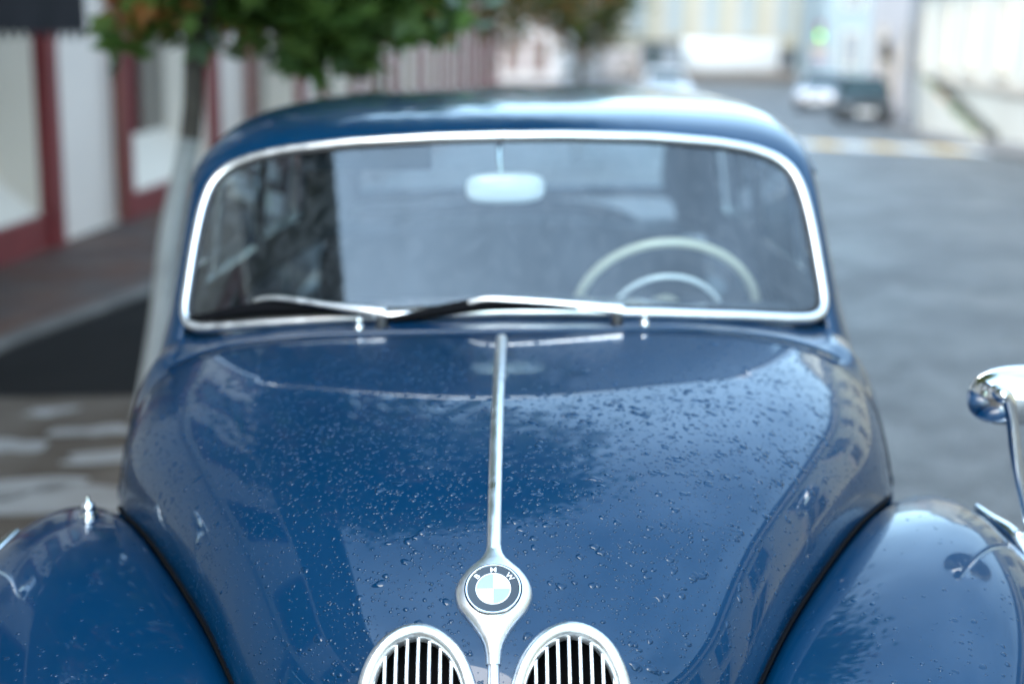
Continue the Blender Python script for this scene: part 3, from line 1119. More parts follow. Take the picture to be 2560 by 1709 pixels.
def hood_y(x, z):
    h = hood_bvh.ray_cast(Vector((x, 1.0, z)), Vector((0, 1, 0)))
    return (h[0].y, h[1]) if h[0] is not None else (1.75, Vector((0, -1, 0)))


# ---- centre line curve for bar and badge
uc = np.linspace(0, 9, 1500)
cc_, _, _, _ = hood_rows(uc)


def centre_at_y(y):
    k = np.argmin(np.abs(cc_[300:, 0] - y)) + 300
    p = cc_[k]
    t = cc_[min(k + 3, 1499)] - cc_[k - 3]
    t = t / np.linalg.norm(t)
    n = np.array([-t[1], t[0]])       # points forward-up
    return np.array([0, p[0], p[1]]), np.array([0, t[0], t[1]]), np.array([0, n[0], n[1]])


# hood bar
half = [(math.cos(a), math.sin(a)) for a in np.linspace(-0.25, math.pi + 0.25, 12)]
path, ups, scl = [], [], []
for y in np.linspace(1.885, 2.715, 60):
    p, t, n = centre_at_y(y)
    path.append(p)
    ups.append(n)
    scl.append(1.0)
pr = [(x * 0.0105, y_ * 0.0085) for x, y_ in half]
hb = tube('hood_bar', path, 0.01, 'satin', hood, prof=pr, up=np.array(ups))
# rounded end of the bar
p, t, n = centre_at_y(2.715)
lathe('bar_end', [(0.0, 0.0085), (0.006, 0.0072), (0.0092, 0.004), (0.0104, 0)], 'satin', hood, 16,
      Matrix((( 1, 0, 0, p[0]), (0, t[1], n[1], p[1]), (0, t[2], n[2], p[2]), (0, 0, 0, 1))))

# badge pad
PY = np.array([1.905, 1.896, 1.888, 1.881, 1.870, 1.858, 1.848, 1.838, 1.821, 1.806, 1.797, 1.784, 1.775, 1.762])
PW = np.array([.0110, .0125, .0170, .0235, .0370, .0475, .0525, .0535, .0470, .0335, .0250, .0155, .0118, .0100])
PH = np.array([.010, .0115, .0135, .0155, .0185, .0205, .021, .021, .0205, .0185, .0170, .0150, .0135, .0125])
V = []
yy = np.linspace(1.905, 1.762, 70)
ww = cubic(-PY, PW, -yy)
hh_ = cubic(-PY, PH, -yy)
na = 25
for y, w, h in zip(yy, ww, hh_):
    p, t, n = centre_at_y(y)
    for a in np.linspace(-1, 1, na):
        ang = a * math.pi / 2
        x = w * math.sin(ang)
        z = h * max(0.0, math.cos(ang)) ** 0.62 - 0.003
        V.append(p + np.array([x, 0, 0]) + n * z)
pad = mobj('badge_mount', V, grid_faces(70, na), 'satin', hood, True)
# lower end step and bar between the kidneys
path, ups = [], []
for k in range(40):
    z = 0.872 - 0.40 * k / 39
    y, nn = hood_y(0.0, z)
    path.append((0, y, z))
    ups.append((0, nn.y, nn.z) if nn.y < 0 else (0, -nn.y, -nn.z))
tube('grille_bar', path, 0.01, 'satin', hood, prof=[(x * 0.0080, y_ * 0.0080) for x, y_ in half], up=np.array(ups))

# round badge on the pad
p, t, n = centre_at_y(1.838)
ctr = p + n * 0.0195
BM = Matrix(((1, 0, 0, ctr[0]), (0, t[1], n[1], ctr[1]), (0, t[2], n[2], ctr[2]), (0, 0, 0, 1))) @ Matrix.Scale(0.965, 4)
badge = empty('badge', (0, 0, 0), 0, car)
lathe('bezel', [(.0400, -.004), (.0400, .0010), (.0390, .0024), (.0374, .0024), (.0362, .0012), (.0360, 0)], 'chrome', badge, 64, BM)
lathe('groove', [(.0412, .0004), (.0400, .0004)], 'black', badge, 64, BM)
lathe('black_ring', [(.0362, .0006), (.0245, .0008)], 'enamel_black', badge, 64, BM)
lathe('inner_rim', [(.0252, .0006), (.0250, .0016), (.0238, .0016), (.0236, .0008)], 'enamel_white', badge, 64, BM)
for q in range(4):
    pts = [(0, 0, .0011)] + [(.0239 * math.cos(q * math.pi / 2 + k * math.pi / 24), .0239 * math.sin(q * math.pi / 2 + k * math.pi / 24), .0011) for k in range(13)]
    mobj('quadrant', [BM @ Vector(v) for v in pts], [tuple(range(14))], 'enamel_white' if q in (0, 2) else 'enamel_blue', badge)
for ch, a in (('B', 49), ('M', 0), ('W', -51)):
    cv = bpy.data.curves.new('letter', 'FONT')
    cv.body = ch
    cv.size = 0.0112
    cv.extrude = 0.0003
    cv.offset = 0.00018
    cv.align_x = 'CENTER'
    cv.align_y = 'CENTER'
    tmp = bpy.data.objects.new('letter', cv)
    COL.objects.link(tmp)
    dg = bpy.context.evaluated_depsgraph_get()
    me = bpy.data.meshes.new_from_object(tmp.evaluated_get(dg))
    bpy.data.objects.remove(tmp)
    # centre and widen a little; add serifs as small bars
    co = np.array([v.co[:] for v in me.vertices])
    mid = (co.max(0) + co.min(0)) / 2
    hgt = (co.max(0) - co.min(0))[1]
    L_ = Matrix.Rotation(R(a), 4, 'Z') @ Matrix.Translation((0, .0304, .0013)) @ Matrix.Scale(1.15, 4, (1, 0, 0)) @ Matrix.Scale(.0078 / hgt, 4) @ Matrix.Translation(-Vector(mid))
    me.transform(BM @ L_)
    me.materials.clear()
    me.materials.append(MAT['enamel_white'])
    o = bpy.data.objects.new('letter', me)
    COL.objects.link(o)
    o.parent = badge

# ---- kidney grilles
for sx in (-1, 1):
    kg = empty('kidney_grille', (0, 0, 0), 0, car)
    zs = list(KZ)
    oz = np.concatenate([KZ, KZ[-2:0:-1]])
    ox = np.concatenate([KW, -KW[-2:0:-1]])
    loop = np.stack([ox, oz], 1)
    lp_ = np.vstack([loop, loop[:1]])
    # resample closed outline
    s = chord(np.c_[lp_, np.zeros(len(lp_))])
    q = np.linspace(0, s[-1], 121)[:-1]
    rx = np.interp(q, s, lp_[:, 0])
    rz = np.interp(q, s, lp_[:, 1])
    for _ in range(3):
        rx = (np.roll(rx, 1) + 2 * rx + np.roll(rx, -1)) / 4
        rz = (np.roll(rz, 1) + 2 * rz + np.roll(rz, -1)) / 4
    path, ups = [], []
    for x, z in zip(rx, rz):
        y, nn = hood_y(sx * KX + x, z)
        nv = np.array(nn)
        if nv[1] > 0:
            nv = -nv
        path.append(np.array([sx * KX + x, y, z]) + nv * 0.001)
        ups.append(nv)
    pr = [(-.0105, -.012), (-.0102, .001), (-.0080, .0068), (-.0035, .0102), (.0015, .0108), (.0065, .0085), (.0098, .0035), (.0105, -.012)]
    fr_k = tube('grille_frame', path, 0.01, 'satin', kg, prof=pr, closed=True, up=np.array(ups))
    # dark box behind
    V = []
    for x, z in zip(rx * 1.02, rz):
        y, nn = hood_y(sx * KX + x, z)
        V.append((sx * KX + x, y + 0.004, z))
    nb = len(V)
    V += [(v[0], v[1] + 0.07, v[2]) for v in V[:nb]]
    F = [(i, (i + 1) % nb, nb + (i + 1) % nb, nb + i) for i in range(nb)] + [tuple(range(nb, 2 * nb))]
    mobj('grille_cavity', V, F, 'black', kg)
    for k in range(-4, 5):
        x = sx * KX + k * 0.0150
        zz = [z for z in np.linspace(.46, .89, 160) if khalf(z) > abs(k * 0.0150) - 0.003]
        if len(zz) < 3:
            continue
        zz = np.linspace(zz[0], zz[-1], 26)
        path, ups = [], []
        for z in zz:
            y, nn = hood_y(x, z)
            path.append((x, y + 0.004, z))
            ups.append((0, -1, 0.25))
        tube('slat', path, 0.003, 'satin', kg, prof=[(-.0022, -.012), (.0022, -.012), (.0026, .001), (.0012, .0034), (-.0012, .0034), (-.0026, .001)], up=np.array(ups))
    path, ups = [], []
    for x in np.linspace(-.066, .066, 15):
        y, nn = hood_y(sx * KX + x, .80)
        path.append((sx * KX + x, y + 0.012, .822))
        ups.append((0, -1, 0.3))
    tube('cross_bar', path, 0.004, 'polished', kg, prof=circ(.0032, 8), up=np.array(ups))

# ---- cowl
CY = [2.741, 2.80, 2.87, 2.94, 3.02, 3.16]
CZ = [1.1035, 1.1070, 1.1110, 1.1135, 1.1140, 1.106]
EX = [.781, .792, .800, .803, .804, .805]
yc = np.linspace(2.741, 3.16, 34)
cz = cubic(CY, CZ, yc)
exx = cubic(CY, EX, yc)
V = []
for y, z, x in zip(yc, cz, exx):
    n = len(sg)
    V.append(sect(np.tile([y, z], (n, 1)), np.tile([x, y, .775 + .02 * min(1, (y - 2.741) / .1)], (n, 1)), np.full(n, 4.2), np.full(n, .060), sg))
    q_ = V[-1]
    ax_ = np.abs(q_[:, 0])
    bump_ = np.interp(ax_, [0, .15, .317, .42, .505, .57, .62, .655, .685, .72, .75, .78], [0, .003, .010, .0145, .017, .0155, .011, .002, -.016, -.026, -.018, 0])
    kk_ = min(1.0, (y - 2.741) / .12)
    q_[:, 2] -= bump_ * kk_ * kk_ * (3 - 2 * kk_)
cowl = mobj('cowl', np.concatenate(V), grid_faces(34, NS), 'paint', car, True)
# shut line under the gap
pth = hood_pts(np.full(101, 9.0), np.linspace(-0.97, 0.97, 101)) + np.array([0, 0.003, -0.004])
tube('shut_line', pth, 0.004, 'black', cowl, k=6)
# raised lip of the ventilation strip
for yv in (2.775,):
    n = 81
    ss = np.linspace(-0.55, 0.55, n)
    z = float(cubic(CY, CZ, [yv])[0])
    pts = sect(np.tile([yv, z], (n, 1)), np.tile([.79, yv, .80], (n, 1)), np.full(n, 4.3), np.full(n, .062), ss)
    tube('cowl_lip', pts + np.array([0, 0, .0005]), 0.004, 'paint', cowl, k=8)

# ---- windscreen
WX = np.array([0, .143, .337, .485, .565, .622, .655, .671, .680, .686, .691, .6935, .690, .672, .63, .505, .317, .135, 0])
WZ = np.array([1.466, 1.4645, 1.4545, 1.4375, 1.421, 1.399, 1.371, 1.332, 1.283, 1.23, 1.15, 1.107, 1.088, 1.0785, 1.0805, 1.0955, 1.113, 1.1235, 1.1265])


def wy(x, z):
    return 2.87 + .79 * (z - 1.12) + .345 * x * x


def wn_(x, z):
    v = np.array([.69 * x, -1.0, .79])
    return v / np.linalg.norm(v)


ls = chord(np.c_[WX, WZ, 0 * WX])
q = np.linspace(0, ls[-1], 111)
hx = np.interp(q, ls, WX)
hz = np.interp(q, ls, WZ)
for _ in range(2):
    hx[1:-1] = (hx[:-2] + 2 * hx[1:-1] + hx[2:]) / 4
    hz[1:-1] = (hz[:-2] + 2 * hz[1:-1] + hz[2:]) / 4
fx = np.concatenate([hx, -hx[-2:0:-1]])
fz = np.concatenate([hz, hz[-2:0:-1]])
loop = np.stack([fx, wy(fx, fz), fz], 1)
lup = np.array([wn_(x, z) for x, z in zip(fx, fz)])
ws = empty('windscreen', (0, 0, 0), 0, car)
V, F = [], []
rings = 14
for r_ in range(rings + 1):
    k = r_ / rings
    for x, z in zip(fx, fz):
        a, b = x * k, 1.275 + (z - 1.275) * k
        V.append((a, wy(a, b), b))
nl = len(fx)
F = [(r_ * nl + i, r_ * nl + (i + 1) % nl, (r_ + 1) * nl + (i + 1) % nl, (r_ + 1) * nl + i) for r_ in range(rings) for i in range(nl)]
mobj('glass', V, F, 'windscreen', ws, True)
pr = [(-.0105, -.008), (-.0105, .002), (-.0075, .0075), (0, .0095), (.0075, .0075), (.0105, .002), (.0105, -.008)]
tube('chrome_surround', loop, 0.01, 'satin', ws, prof=pr, closed=True, up=lup)
sm = np.stack([fx * (1 - .016), wy(fx * (1 - .016), 1.275 + (fz - 1.275) * (1 - .055)), 1.275 + (fz - 1.275) * (1 - .055)], 1)
tube('rubber_seal', sm + lup * 0.002, 0.0055, 'rubber', ws, prof=circ(.0065, 8, .004), closed=True, up=lup)
for zc_ in (1.466,):
    pth = [(0.0 + d, wy(0, zc_) - 0.0005, zc_) for d in (-.007, .007)]
    tube('joint_clip', pth, 0.01, 'polished', ws, prof=[(a * 1.08, b * 1.10 + .0005) for a, b in pr], up=(0, -.785, .62))

# ---- roof and greenhouse
WCX = np.array([0, .143, .337, .485, .565, .622, .655, .671, .680, .686, .691, .6935, .698, .705])
WCZ = np.array([1.466, 1.4645, 1.4545, 1.4375, 1.421, 1.399, 1.371, 1.332, 1.283, 1.23, 1.15, 1.107, 1.06, 1.00])
SX = np.array([(0, 3.95, 1.536), (.19, 3.95, 1.533), (.40, 3.92, 1.527), (.550, 3.85, 1.515), (.622, 3.76, 1.500), (.664, 3.65, 1.478),
               (.694, 3.5, 1.441), (.710, 3.42, 1.395), (.716, 3.34, 1.332), (.728, 3.27, 1.25), (.736, 3.17, 1.16), (.744, 3.14, 1.09), (.757, 3.13, 1.04), (.773, 3.13, .97)])
ncol = 53
sw = np.linspace(0, 13, ncol)
wxx = np.interp(sw, range(14), WCX)
wzz = np.interp(sw, range(14), WCZ)
sss = np.stack([np.interp(sw, range(14), SX[:, i]) for i in range(3)], 1)
for arr in (wxx, wzz):
    for _ in range(3):
        arr[1:-1] = (arr[:-2] + 2 * arr[1:-1] + arr[2:]) / 4
for _ in range(4):
    sss[1:-1] = (sss[:-2] + 2 * sss[1:-1] + sss[2:]) / 4
rows = []
W0 = np.stack([wxx, wy(wxx, wzz), wzz], 1)
out = np.zeros_like(W0)
for j in range(ncol):
    a = W0[max(j - 1, 0)]
    b = W0[min(j + 1, ncol - 1)]
    tt = (b - a) / np.linalg.norm(b - a)
    o_ = np.cross(wn_(wxx[j], wzz[j]), tt)
    if o_[2] < 0 and j < 20:
        o_ = -o_
    if o_[0] < 0 and j >= 20:
        o_ = -o_
    if j == 0:
        o_ = np.array([0, .62, .785])
    out[j] = o_ / np.linalg.norm(o_)
D = np.linalg.norm(sss - W0, axis=1)[:, None]
P0 = W0 - 0.004 * out + np.array([0, .006, 0])
P1 = W0 + out * np.minimum(.30 * D, .085)
P2 = sss - np.array([0, 1, 0]) * (.45 * D)
for t in np.linspace(0, 1, 16):
    rows.append((1 - t) ** 3 * P0 + 3 * t * (1 - t) ** 2 * P1 + 3 * t * t * (1 - t) * P2 + t ** 3 * sss)
bz = 1.06


def ring(y, kx, kz, by=1.0):
    r_ = sss.copy()
    r_[:, 0] *= kx
    r_[:, 1] = y
    r_[:, 2] = np.where(r_[:, 2] > bz, bz + (r_[:, 2] - bz) * kz, r_[:, 2])
    return r_


keyr = [sss, ring(4.15, 1.0, 0.995), ring(4.45, .985, .985), ring(4.72, .96, .955), ring(4.95, .93, .87), ring(5.12, .90, .70), ring(5.28, .86, .38), ring(5.38, .83, .06)]
kt = chord([k[0] for k in keyr])
sm_ = cubic(kt, np.array(keyr), np.linspace(0, kt[-1], 40))
n_front = len(rows)
rows += list(sm_[1:])
RW = np.array(rows)
nr = len(RW)
V, F = [], []
full = np.concatenate([RW[:, ::-1] * np.array([-1, 1, 1]), RW[:, 1:]], axis=1)
nc2 = full.shape[1]
V = full.reshape(-1, 3)
openings = {'rear': [], 'L': [], 'R': []}
for f in grid_faces(nr, nc2):
    c = V[list(f)].mean(0)
    side = 1.105 < c[2] < 1.385 and abs(c[0]) > .55
    if side and (3.27 + (c[2] - 1.1) * .42 < c[1] < 4.02 or 4.12 < c[1] < 4.72) and abs(c[0]) > .6:
        continue
    if c[1] > 4.86 and 1.12 < c[2] < 1.42 and abs(c[0]) < .56 - max(0, (c[2] - 1.3)) * 1.2:
        continue
    F.append(f)
roof = mobj('roof', V, F, 'paint', car, True, mats=['paint', 'headliner'])
md = roof.modifiers.new('thickness', 'SOLIDIFY')
md.thickness = 0.018
md.offset = -1.0
md.material_offset = 1
md.material_offset_rim = 0
# make sure normals face outwards
c0 = roof.data.polygons[len(roof.data.polygons) // 4]
ctr_ = Vector((0, 4.0, 1.1))
bm = bmesh.new()
bm.from_mesh(roof.data)
bmesh.ops.recalc_face_normals(bm, faces=bm.faces)
f0 = max(bm.faces, key=lambda f: f.calc_center_median().z)
if f0.normal.z < 0:
    bmesh.ops.reverse_faces(bm, faces=bm.faces)
bm.to_mesh(roof.data)
bm.free()
roof.data.polygons.foreach_set('use_smooth', [True] * len(roof.data.polygons))
# gutter along the roof edge
for sx in (-1, 1):
    gp = [(sx * (.718), 3.30, 1.36), (sx * .716, 3.42, 1.405), (sx * .712, 3.65, 1.42), (sx * .705, 4.1, 1.42), (sx * .69, 4.5, 1.405), (sx * .665, 4.8, 1.33)]
    tube('gutter', spline(gp, 40), 0.006, 'paint', roof, k=8)

# ---- doors and flanks
DS = np.array([(.728, 1.108), (.744, 1.085), (.760, 1.03), (.778, .95), (.792, .88), (.804, .80), (.808, .6), (.792, .40), (.74, .27)])


def flank(name, y0, y1, zmax=2.0, parent=None, n=16):
    for sx in (-1, 1):
        V = []
        D2 = DS[DS[:, 1] <= zmax]
        d = spline(np.c_[D2, 0 * D2[:, 0]], 26)
        ys_ = np.linspace(y0, y1, n)
        for y in ys_:
            k = 1.0 - 0.06 * max(0, (y - 4.2) / 1.2) ** 2 - .036 * max(0, min(1, (3.0 - y) / .25)) ** 1.5
            for q in d:
                V.append((sx * q[0] * k, y, q[1]))
        o = mobj(name, V, grid_faces(n, 26), 'paint', parent or car, True)
        m_ = o.modifiers.new('thickness', 'SOLIDIFY')
        m_.thickness = 0.012
        m_.offset = 0
        if name == 'front_door':
            tube('handle', [(sx * .80, y1 - .08, .93), (sx * .825, y1 - .10, .935), (sx * .825, y1 - .22, .935), (sx * .80, y1 - .24, .93)], .009, 'chrome', o, k=8)


flank('front_side_panel', 2.741, 3.15, zmax=.81)
flank('front_door', 3.154, 4.06)
flank('rear_door', 4.066, 4.86)
flank('rear_quarter', 4.866, 5.42)
for sx in (-1, 1):
    for (ya, yb, sl_) in ((3.27, 4.02, .42), (4.12, 4.72, 0)):
        sg_ = empty('side_window', (0, 0, 0), 0, car)
        zz = [1.10, 1.2, 1.3, 1.385]
        V = []
        for z in zz:
            xq = float(np.interp(z, [1.085, 1.16, 1.25, 1.332, 1.393], [.738, .730, .722, .710, .698]))
            V += [(sx * xq, ya + (z - 1.1) * sl_, z), (sx * xq * .99, yb, z)]
        mobj('pane', V, grid_faces(4, 2), 'sideglass', sg_)
        lo = [V[0], V[1], V[3], V[5], V[7], V[6], V[4], V[2]]
        tube('window_trim', lo, .008, 'polished', sg_, k=6, closed=True, smooth=False)
    # quarterlight post
    tube('vent_post', [(sx * .735, 3.52, 1.09), (sx * .700, 3.55, 1.39)], .009, 'polished', car, k=6)
# rear window pane
V = []
for z in np.linspace(1.11, 1.42, 6):
    for x in np.linspace(-.58, .58, 15):
        y = float(np.interp(z, [1.06, 1.24, 1.42, 1.47], [5.33, 5.20, 4.98, 4.85])) - .18 * x * x
        V.append((x, y - .03, z))
rg = mobj('rear_window', V, grid_faces(6, 15), 'sideglass', car, True)

# ---- boot, rear wings, underbody
V = []
ysb = np.linspace(5.26, 6.36, 20)
for y in ysb:
    t = (y - 5.26) / 1.10
    zt = 1.09 - .10 * t - .38 * t ** 3
    hw = .72 - .10 * t - .10 * t ** 3
    n = 31
    V.append(sect(np.tile([y, zt], (n, 1)), np.tile([hw, y, .42], (n, 1)), np.full(n, 2.8), np.zeros(n), np.linspace(-1, 1, n)))
V.append(V[-1] * np.array([.9, 1, 1]) + np.array([0, .05, -.06]))
mobj('boot', np.concatenate(V), grid_faces(21, 31), 'paint', car, True)
# front valance and chrome bumper below the grilles
V = []
for x in np.linspace(-.80, .80, 41):
    yv = 1.735 + .16 * (abs(x) / .80) ** 2.2
    for (dy, z) in ((.10, .60), (.03, .56), (.0, .48), (.01, .38), (.06, .30)):
        V.append((x, yv + dy, z))
mobj('front_valance', V, grid_faces(41, 5), 'paint', car, True)
bp_ = spline([(-.88, 1.93, .40), (-.82, 1.72, .40), (-.55, 1.60, .40), (0, 1.56, .40), (.55, 1.60, .40), (.82, 1.72, .40), (.88, 1.93, .40)], 60)
tube('front_bumper', bp_, .05, 'chrome', car, prof=circ(.028, 14, .062), up=(0, 0, 1))
box('underbody', -.74, .74, 1.86, 6.3, .22, .34, 'black', car)
box('firewall', -.60, .60, 2.66, 2.70, .30, 1.0, 'black', car)


def wing(name, sx, ykn, G, K, ox, tail):
    """fender: inner edge G, crest K, outer half width ox at knots ykn"""
    V = []
    ctrl = []
    for i in range(len(ykn)):
        (gx, g_z), (kx, kz) = G[i], K[i]
        o_ = ox[i]
        ctrl.append([(gx - .012, g_z - .035), (gx + .004, g_z - .004), (gx * .72 + kx * .28, g_z + .55 * (kz - g_z)), (gx * .35 + kx * .65, g_z + .90 * (kz - g_z)), (kx, kz),
                     (kx + (o_ - kx) * .5, kz - .020), (kx + (o_ - kx) * .86, kz - .075), (o_, kz - .20), (o_ - .005, kz - .32), (o_ - .04, max(.30, kz - .52))])
    ctrl = np.array(ctrl)
    yq = np.linspace(ykn[0], ykn[-1], 110)
    dense = cubic(ykn, ctrl, yq)
    nc = 64
    P = []
    for y, c in zip(yq, dense):
        s = chord(np.c_[c, np.zeros(len(c))])
        p = cubic(s, c, np.linspace(0, s[-1], nc))
        P.append(np.c_[sx * p[:, 0], np.full(nc, y), p[:, 1]])
    P = np.array(P)
    for _ in range(3):
        P[1:-1, 3:-1] = (P[:-2, 3:-1] + 2 * P[1:-1, 3:-1] + P[2:, 3:-1]) / 4
    # close the front with a dome towards the headlight
    o = mobj(name, P.reshape(-1, 3), grid_faces(110, nc), 'paint', car, True)
    return o, P


YK = [1.74, 1.82, 1.90, 2.0, 2.1, 2.2, 2.32, 2.45, 2.6, 2.8, 3.05, 3.35]
Eq = lambda y, i: float(np.interp(y, E_[:, 1], E_[:, i]))
Gk = []
for y in YK:
    if y < 2.55:
        Gk.append((Eq(y, 0), Eq(y, 2)))
    else:
        Gk.append((float(np.interp(y, [2.53, 2.735, 3.05, 3.35], [.722, .775, .79, .79])), float(np.interp(y, [2.53, 2.8, 3.05, 3.35], [.815, .72, .60, .48]))))
Kk = list(zip([.60, .615, .63, .66, .69, .722, .755, .785, .81, .835, .85, .85], [.70, .748, .785, .817, .840, .854, .859, .846, .810, .725, .62, .50]))
Ok = [.74, .79, .83, .87, .90, .918, .93, .935, .935, .93, .91, .87]
for sx in (-1, 1):
    fen, FP = wing('front_fender', sx, YK, Gk, Kk, Ok, 0)
    # black welt between wing and bonnet
    ue = np.linspace(1.0, 8.25, 120)
    _, e_, _, _ = hood_rows(ue)
    pth = np.c_[sx * (e_[:, 0] + .0015), e_[:, 1] - .002, e_[:, 2] + .002]
    tube('welt', pth, .0036, 'black', fen, k=8)
    # headlight
    hm = Matrix.Translation((sx * .595, 1.70, .605)) @ Matrix.Rotation(R(90), 4, 'X')
    hl = empty('headlight', (0, 0, 0), 0, car)
    lathe('bowl', [(.118, -.03), (.135, -.06), (.14, -.12), (.10, -.30)], 'paint', hl, 40, hm)
    lathe('rim', [(.118, -.03), (.128, -.012), (.124, .006), (.110, .012), (.100, .006)], 'chrome', hl, 48, hm)
    lathe('lens', [(.104, .006), (.085, .016), (.05, .025), (.0, .028)], 'lens', hl, 48, hm)
    # rear wing
    RK = [4.75, 4.95, 5.15, 5.35, 5.6, 5.85, 6.1, 6.3]
    wing('rear_wing', sx, RK, [(.76, .55), (.75, .68), (.74, .74), (.72, .76), (.69, .74), (.65, .68), (.60, .60), (.55, .5)],
         [(.80, .60), (.82, .76), (.83, .83), (.83, .85), (.81, .83), (.78, .76), (.73, .66), (.67, .54)], [.84, .89, .92, .925, .91, .87, .81, .74], 0)
    # wheels
    for y in (2.45, 5.285):
        wh = empty('wheel', (sx * .70, y, .345), 0, car)
        mt = Matrix.Rotation(math.pi / 2, 4, 'Y')
        lathe('tyre', [(.21, -.085), (.30, -.09), (.335, -.07), (.345, -.03), (.345, .03), (.335, .07), (.30, .09), (.21, .085)], 'tyre', wh, 40, mt)
        lathe('hubcap', [(0, sx * .10), (.07, sx * .095), (.12, sx * .075), (.15, sx * .06), (.205, sx * .085), (.212, sx * .07)], 'chrome', wh, 40, mt)


def fender_top(x, y, sx):
    """height of the wing top at x,y (nearest sample)"""
    d = (np.abs(FP[:, :, 0]) - abs(x)) ** 2 + (FP[:, :, 1] - y) ** 2
    d[FP[:, :, 2] < .55] = 9
    i, j = np.unravel_index(np.argmin(d), d.shape)
    return FP[i, j, 2]


# ---- wing mirrors (the left one is almost wholly outside the frame)
for sx, dx in ((1, 0.0), (-1, 0.10)):
    mr_ = empty('wing_mirror', (0, 0, 0), 0, car)
    fpth = []
    for k in range(14):
        t = k / 13
        x = .862 + .062 * t + (.028 if sx < 0 else 0)
        y = 2.47 - .22 * t
        fpth.append((sx * x, y, fender_top(x, y, sx) + .003))
    fpth = spline(fpth[::3] + [fpth[-1]], 24)
    sc_ = [max(.15, math.sin(math.pi * (.06 + .88 * i / 23)) ** .6) for i in range(24)]
    tube('rubber_foot', fpth, .02, 'rubber', mr_, prof=circ(.019, 10, .006), up=(0, 0, 1), scale=sc_)
    tube('chrome_foot', np.array(fpth) + np.array([0, 0, .008]), .02, 'chrome', mr_, prof=circ(.0135, 12, .010), up=(0, 0, 1), scale=sc_)
    bx = .928 + dx * .2
    base = np.array([sx * bx, 2.37, fender_top(.91, 2.37, sx) + .0])
    lathe('clamp', [(.0, .035), (.010, .035), (.0155, .030), (.0155, .012), (.018, .010), (.018, -.01), (0, -.01)], 'chrome', mr_, 20, Matrix.Translation(base))
    top_ = np.array([sx * (.868 + dx), 2.365, 1.066])
    stem = spline([base + np.array([0, 0, .02]), base * .7 + top_ * .3 + np.array([0, 0, .012]), base * .35 + top_ * .65 + np.array([0, 0, .006]), top_ + np.array([sx * .008, 0, -.02]), top_ + np.array([sx * -.004, 0, .004]), top_ + np.array([sx * -.016, .012, .004])], 40)
    tube('stem', stem, .0088, 'polished', mr_, k=12, scale=[.8 + .55 * (i / 39) for i in range(40)])
    # head: convex back towards the camera
    V = []
    nu, nv = 20, 40
    hc = np.array([sx * (.916 + dx), 2.415, 1.050])
    for i in range(nu + 1):
        th = math.pi / 2 * i / nu
        for j in range(nv):
            a = 2 * math.pi * j / nv
            ca, sa = math.cos(a), math.sin(a)
            rr = 1 / (abs(ca) ** 2.6 + abs(sa) ** 2.6) ** (1 / 2.6)
            V.append(hc + np.array([.095 * rr * ca * math.sin(th), -.052 * math.cos(th), .052 * rr * sa * math.sin(th)]))
    mobj('mirror_shell', V, grid_faces(nu + 1, nv, True), 'chrome', mr_, True)
    V = [hc + np.array([.093 * math.cos(a) / (abs(math.cos(a)) ** 2.6 + abs(math.sin(a)) ** 2.6) ** (1 / 2.6), .002, .050 * math.sin(a) / (abs(math.cos(a)) ** 2.6 + abs(math.sin(a)) ** 2.6) ** (1 / 2.6)]) for a in np.linspace(0, 2 * math.pi, 41)[:-1]]
    mobj('mirror_glass', V, [tuple(range(40))], 'lens', mr_)
    rim = np.array(V + [])
    tube('mirror_rim', rim, .0045, 'chrome', mr_, k=8, closed=True)
    # hinge ball on the back of the head
    lathe('hinge', [(0, .016), (.009, .013), (.014, .004), (.014, -.006), (0, -.008)], 'chrome', mr_, 16, Matrix.Translation(top_ + np.array([sx * -.008, -.004, 0])) @ Matrix.Rotation(R(90), 4, 'X'))

# aerial stub on the left wing
zf = fender_top(.739, 2.42, -1)
lathe('aerial_base', [(0, .040), (.0028, .040), (.0034, .030), (.005, .028), (.0105, .025), (.013, .018), (.012, .011), (.0085, .008), (.016, .007), (.0175, .002), (.0175, -.006), (0, -.006)],
      'chrome', car, 24, Matrix.Translation((-.739, 2.42, zf)))

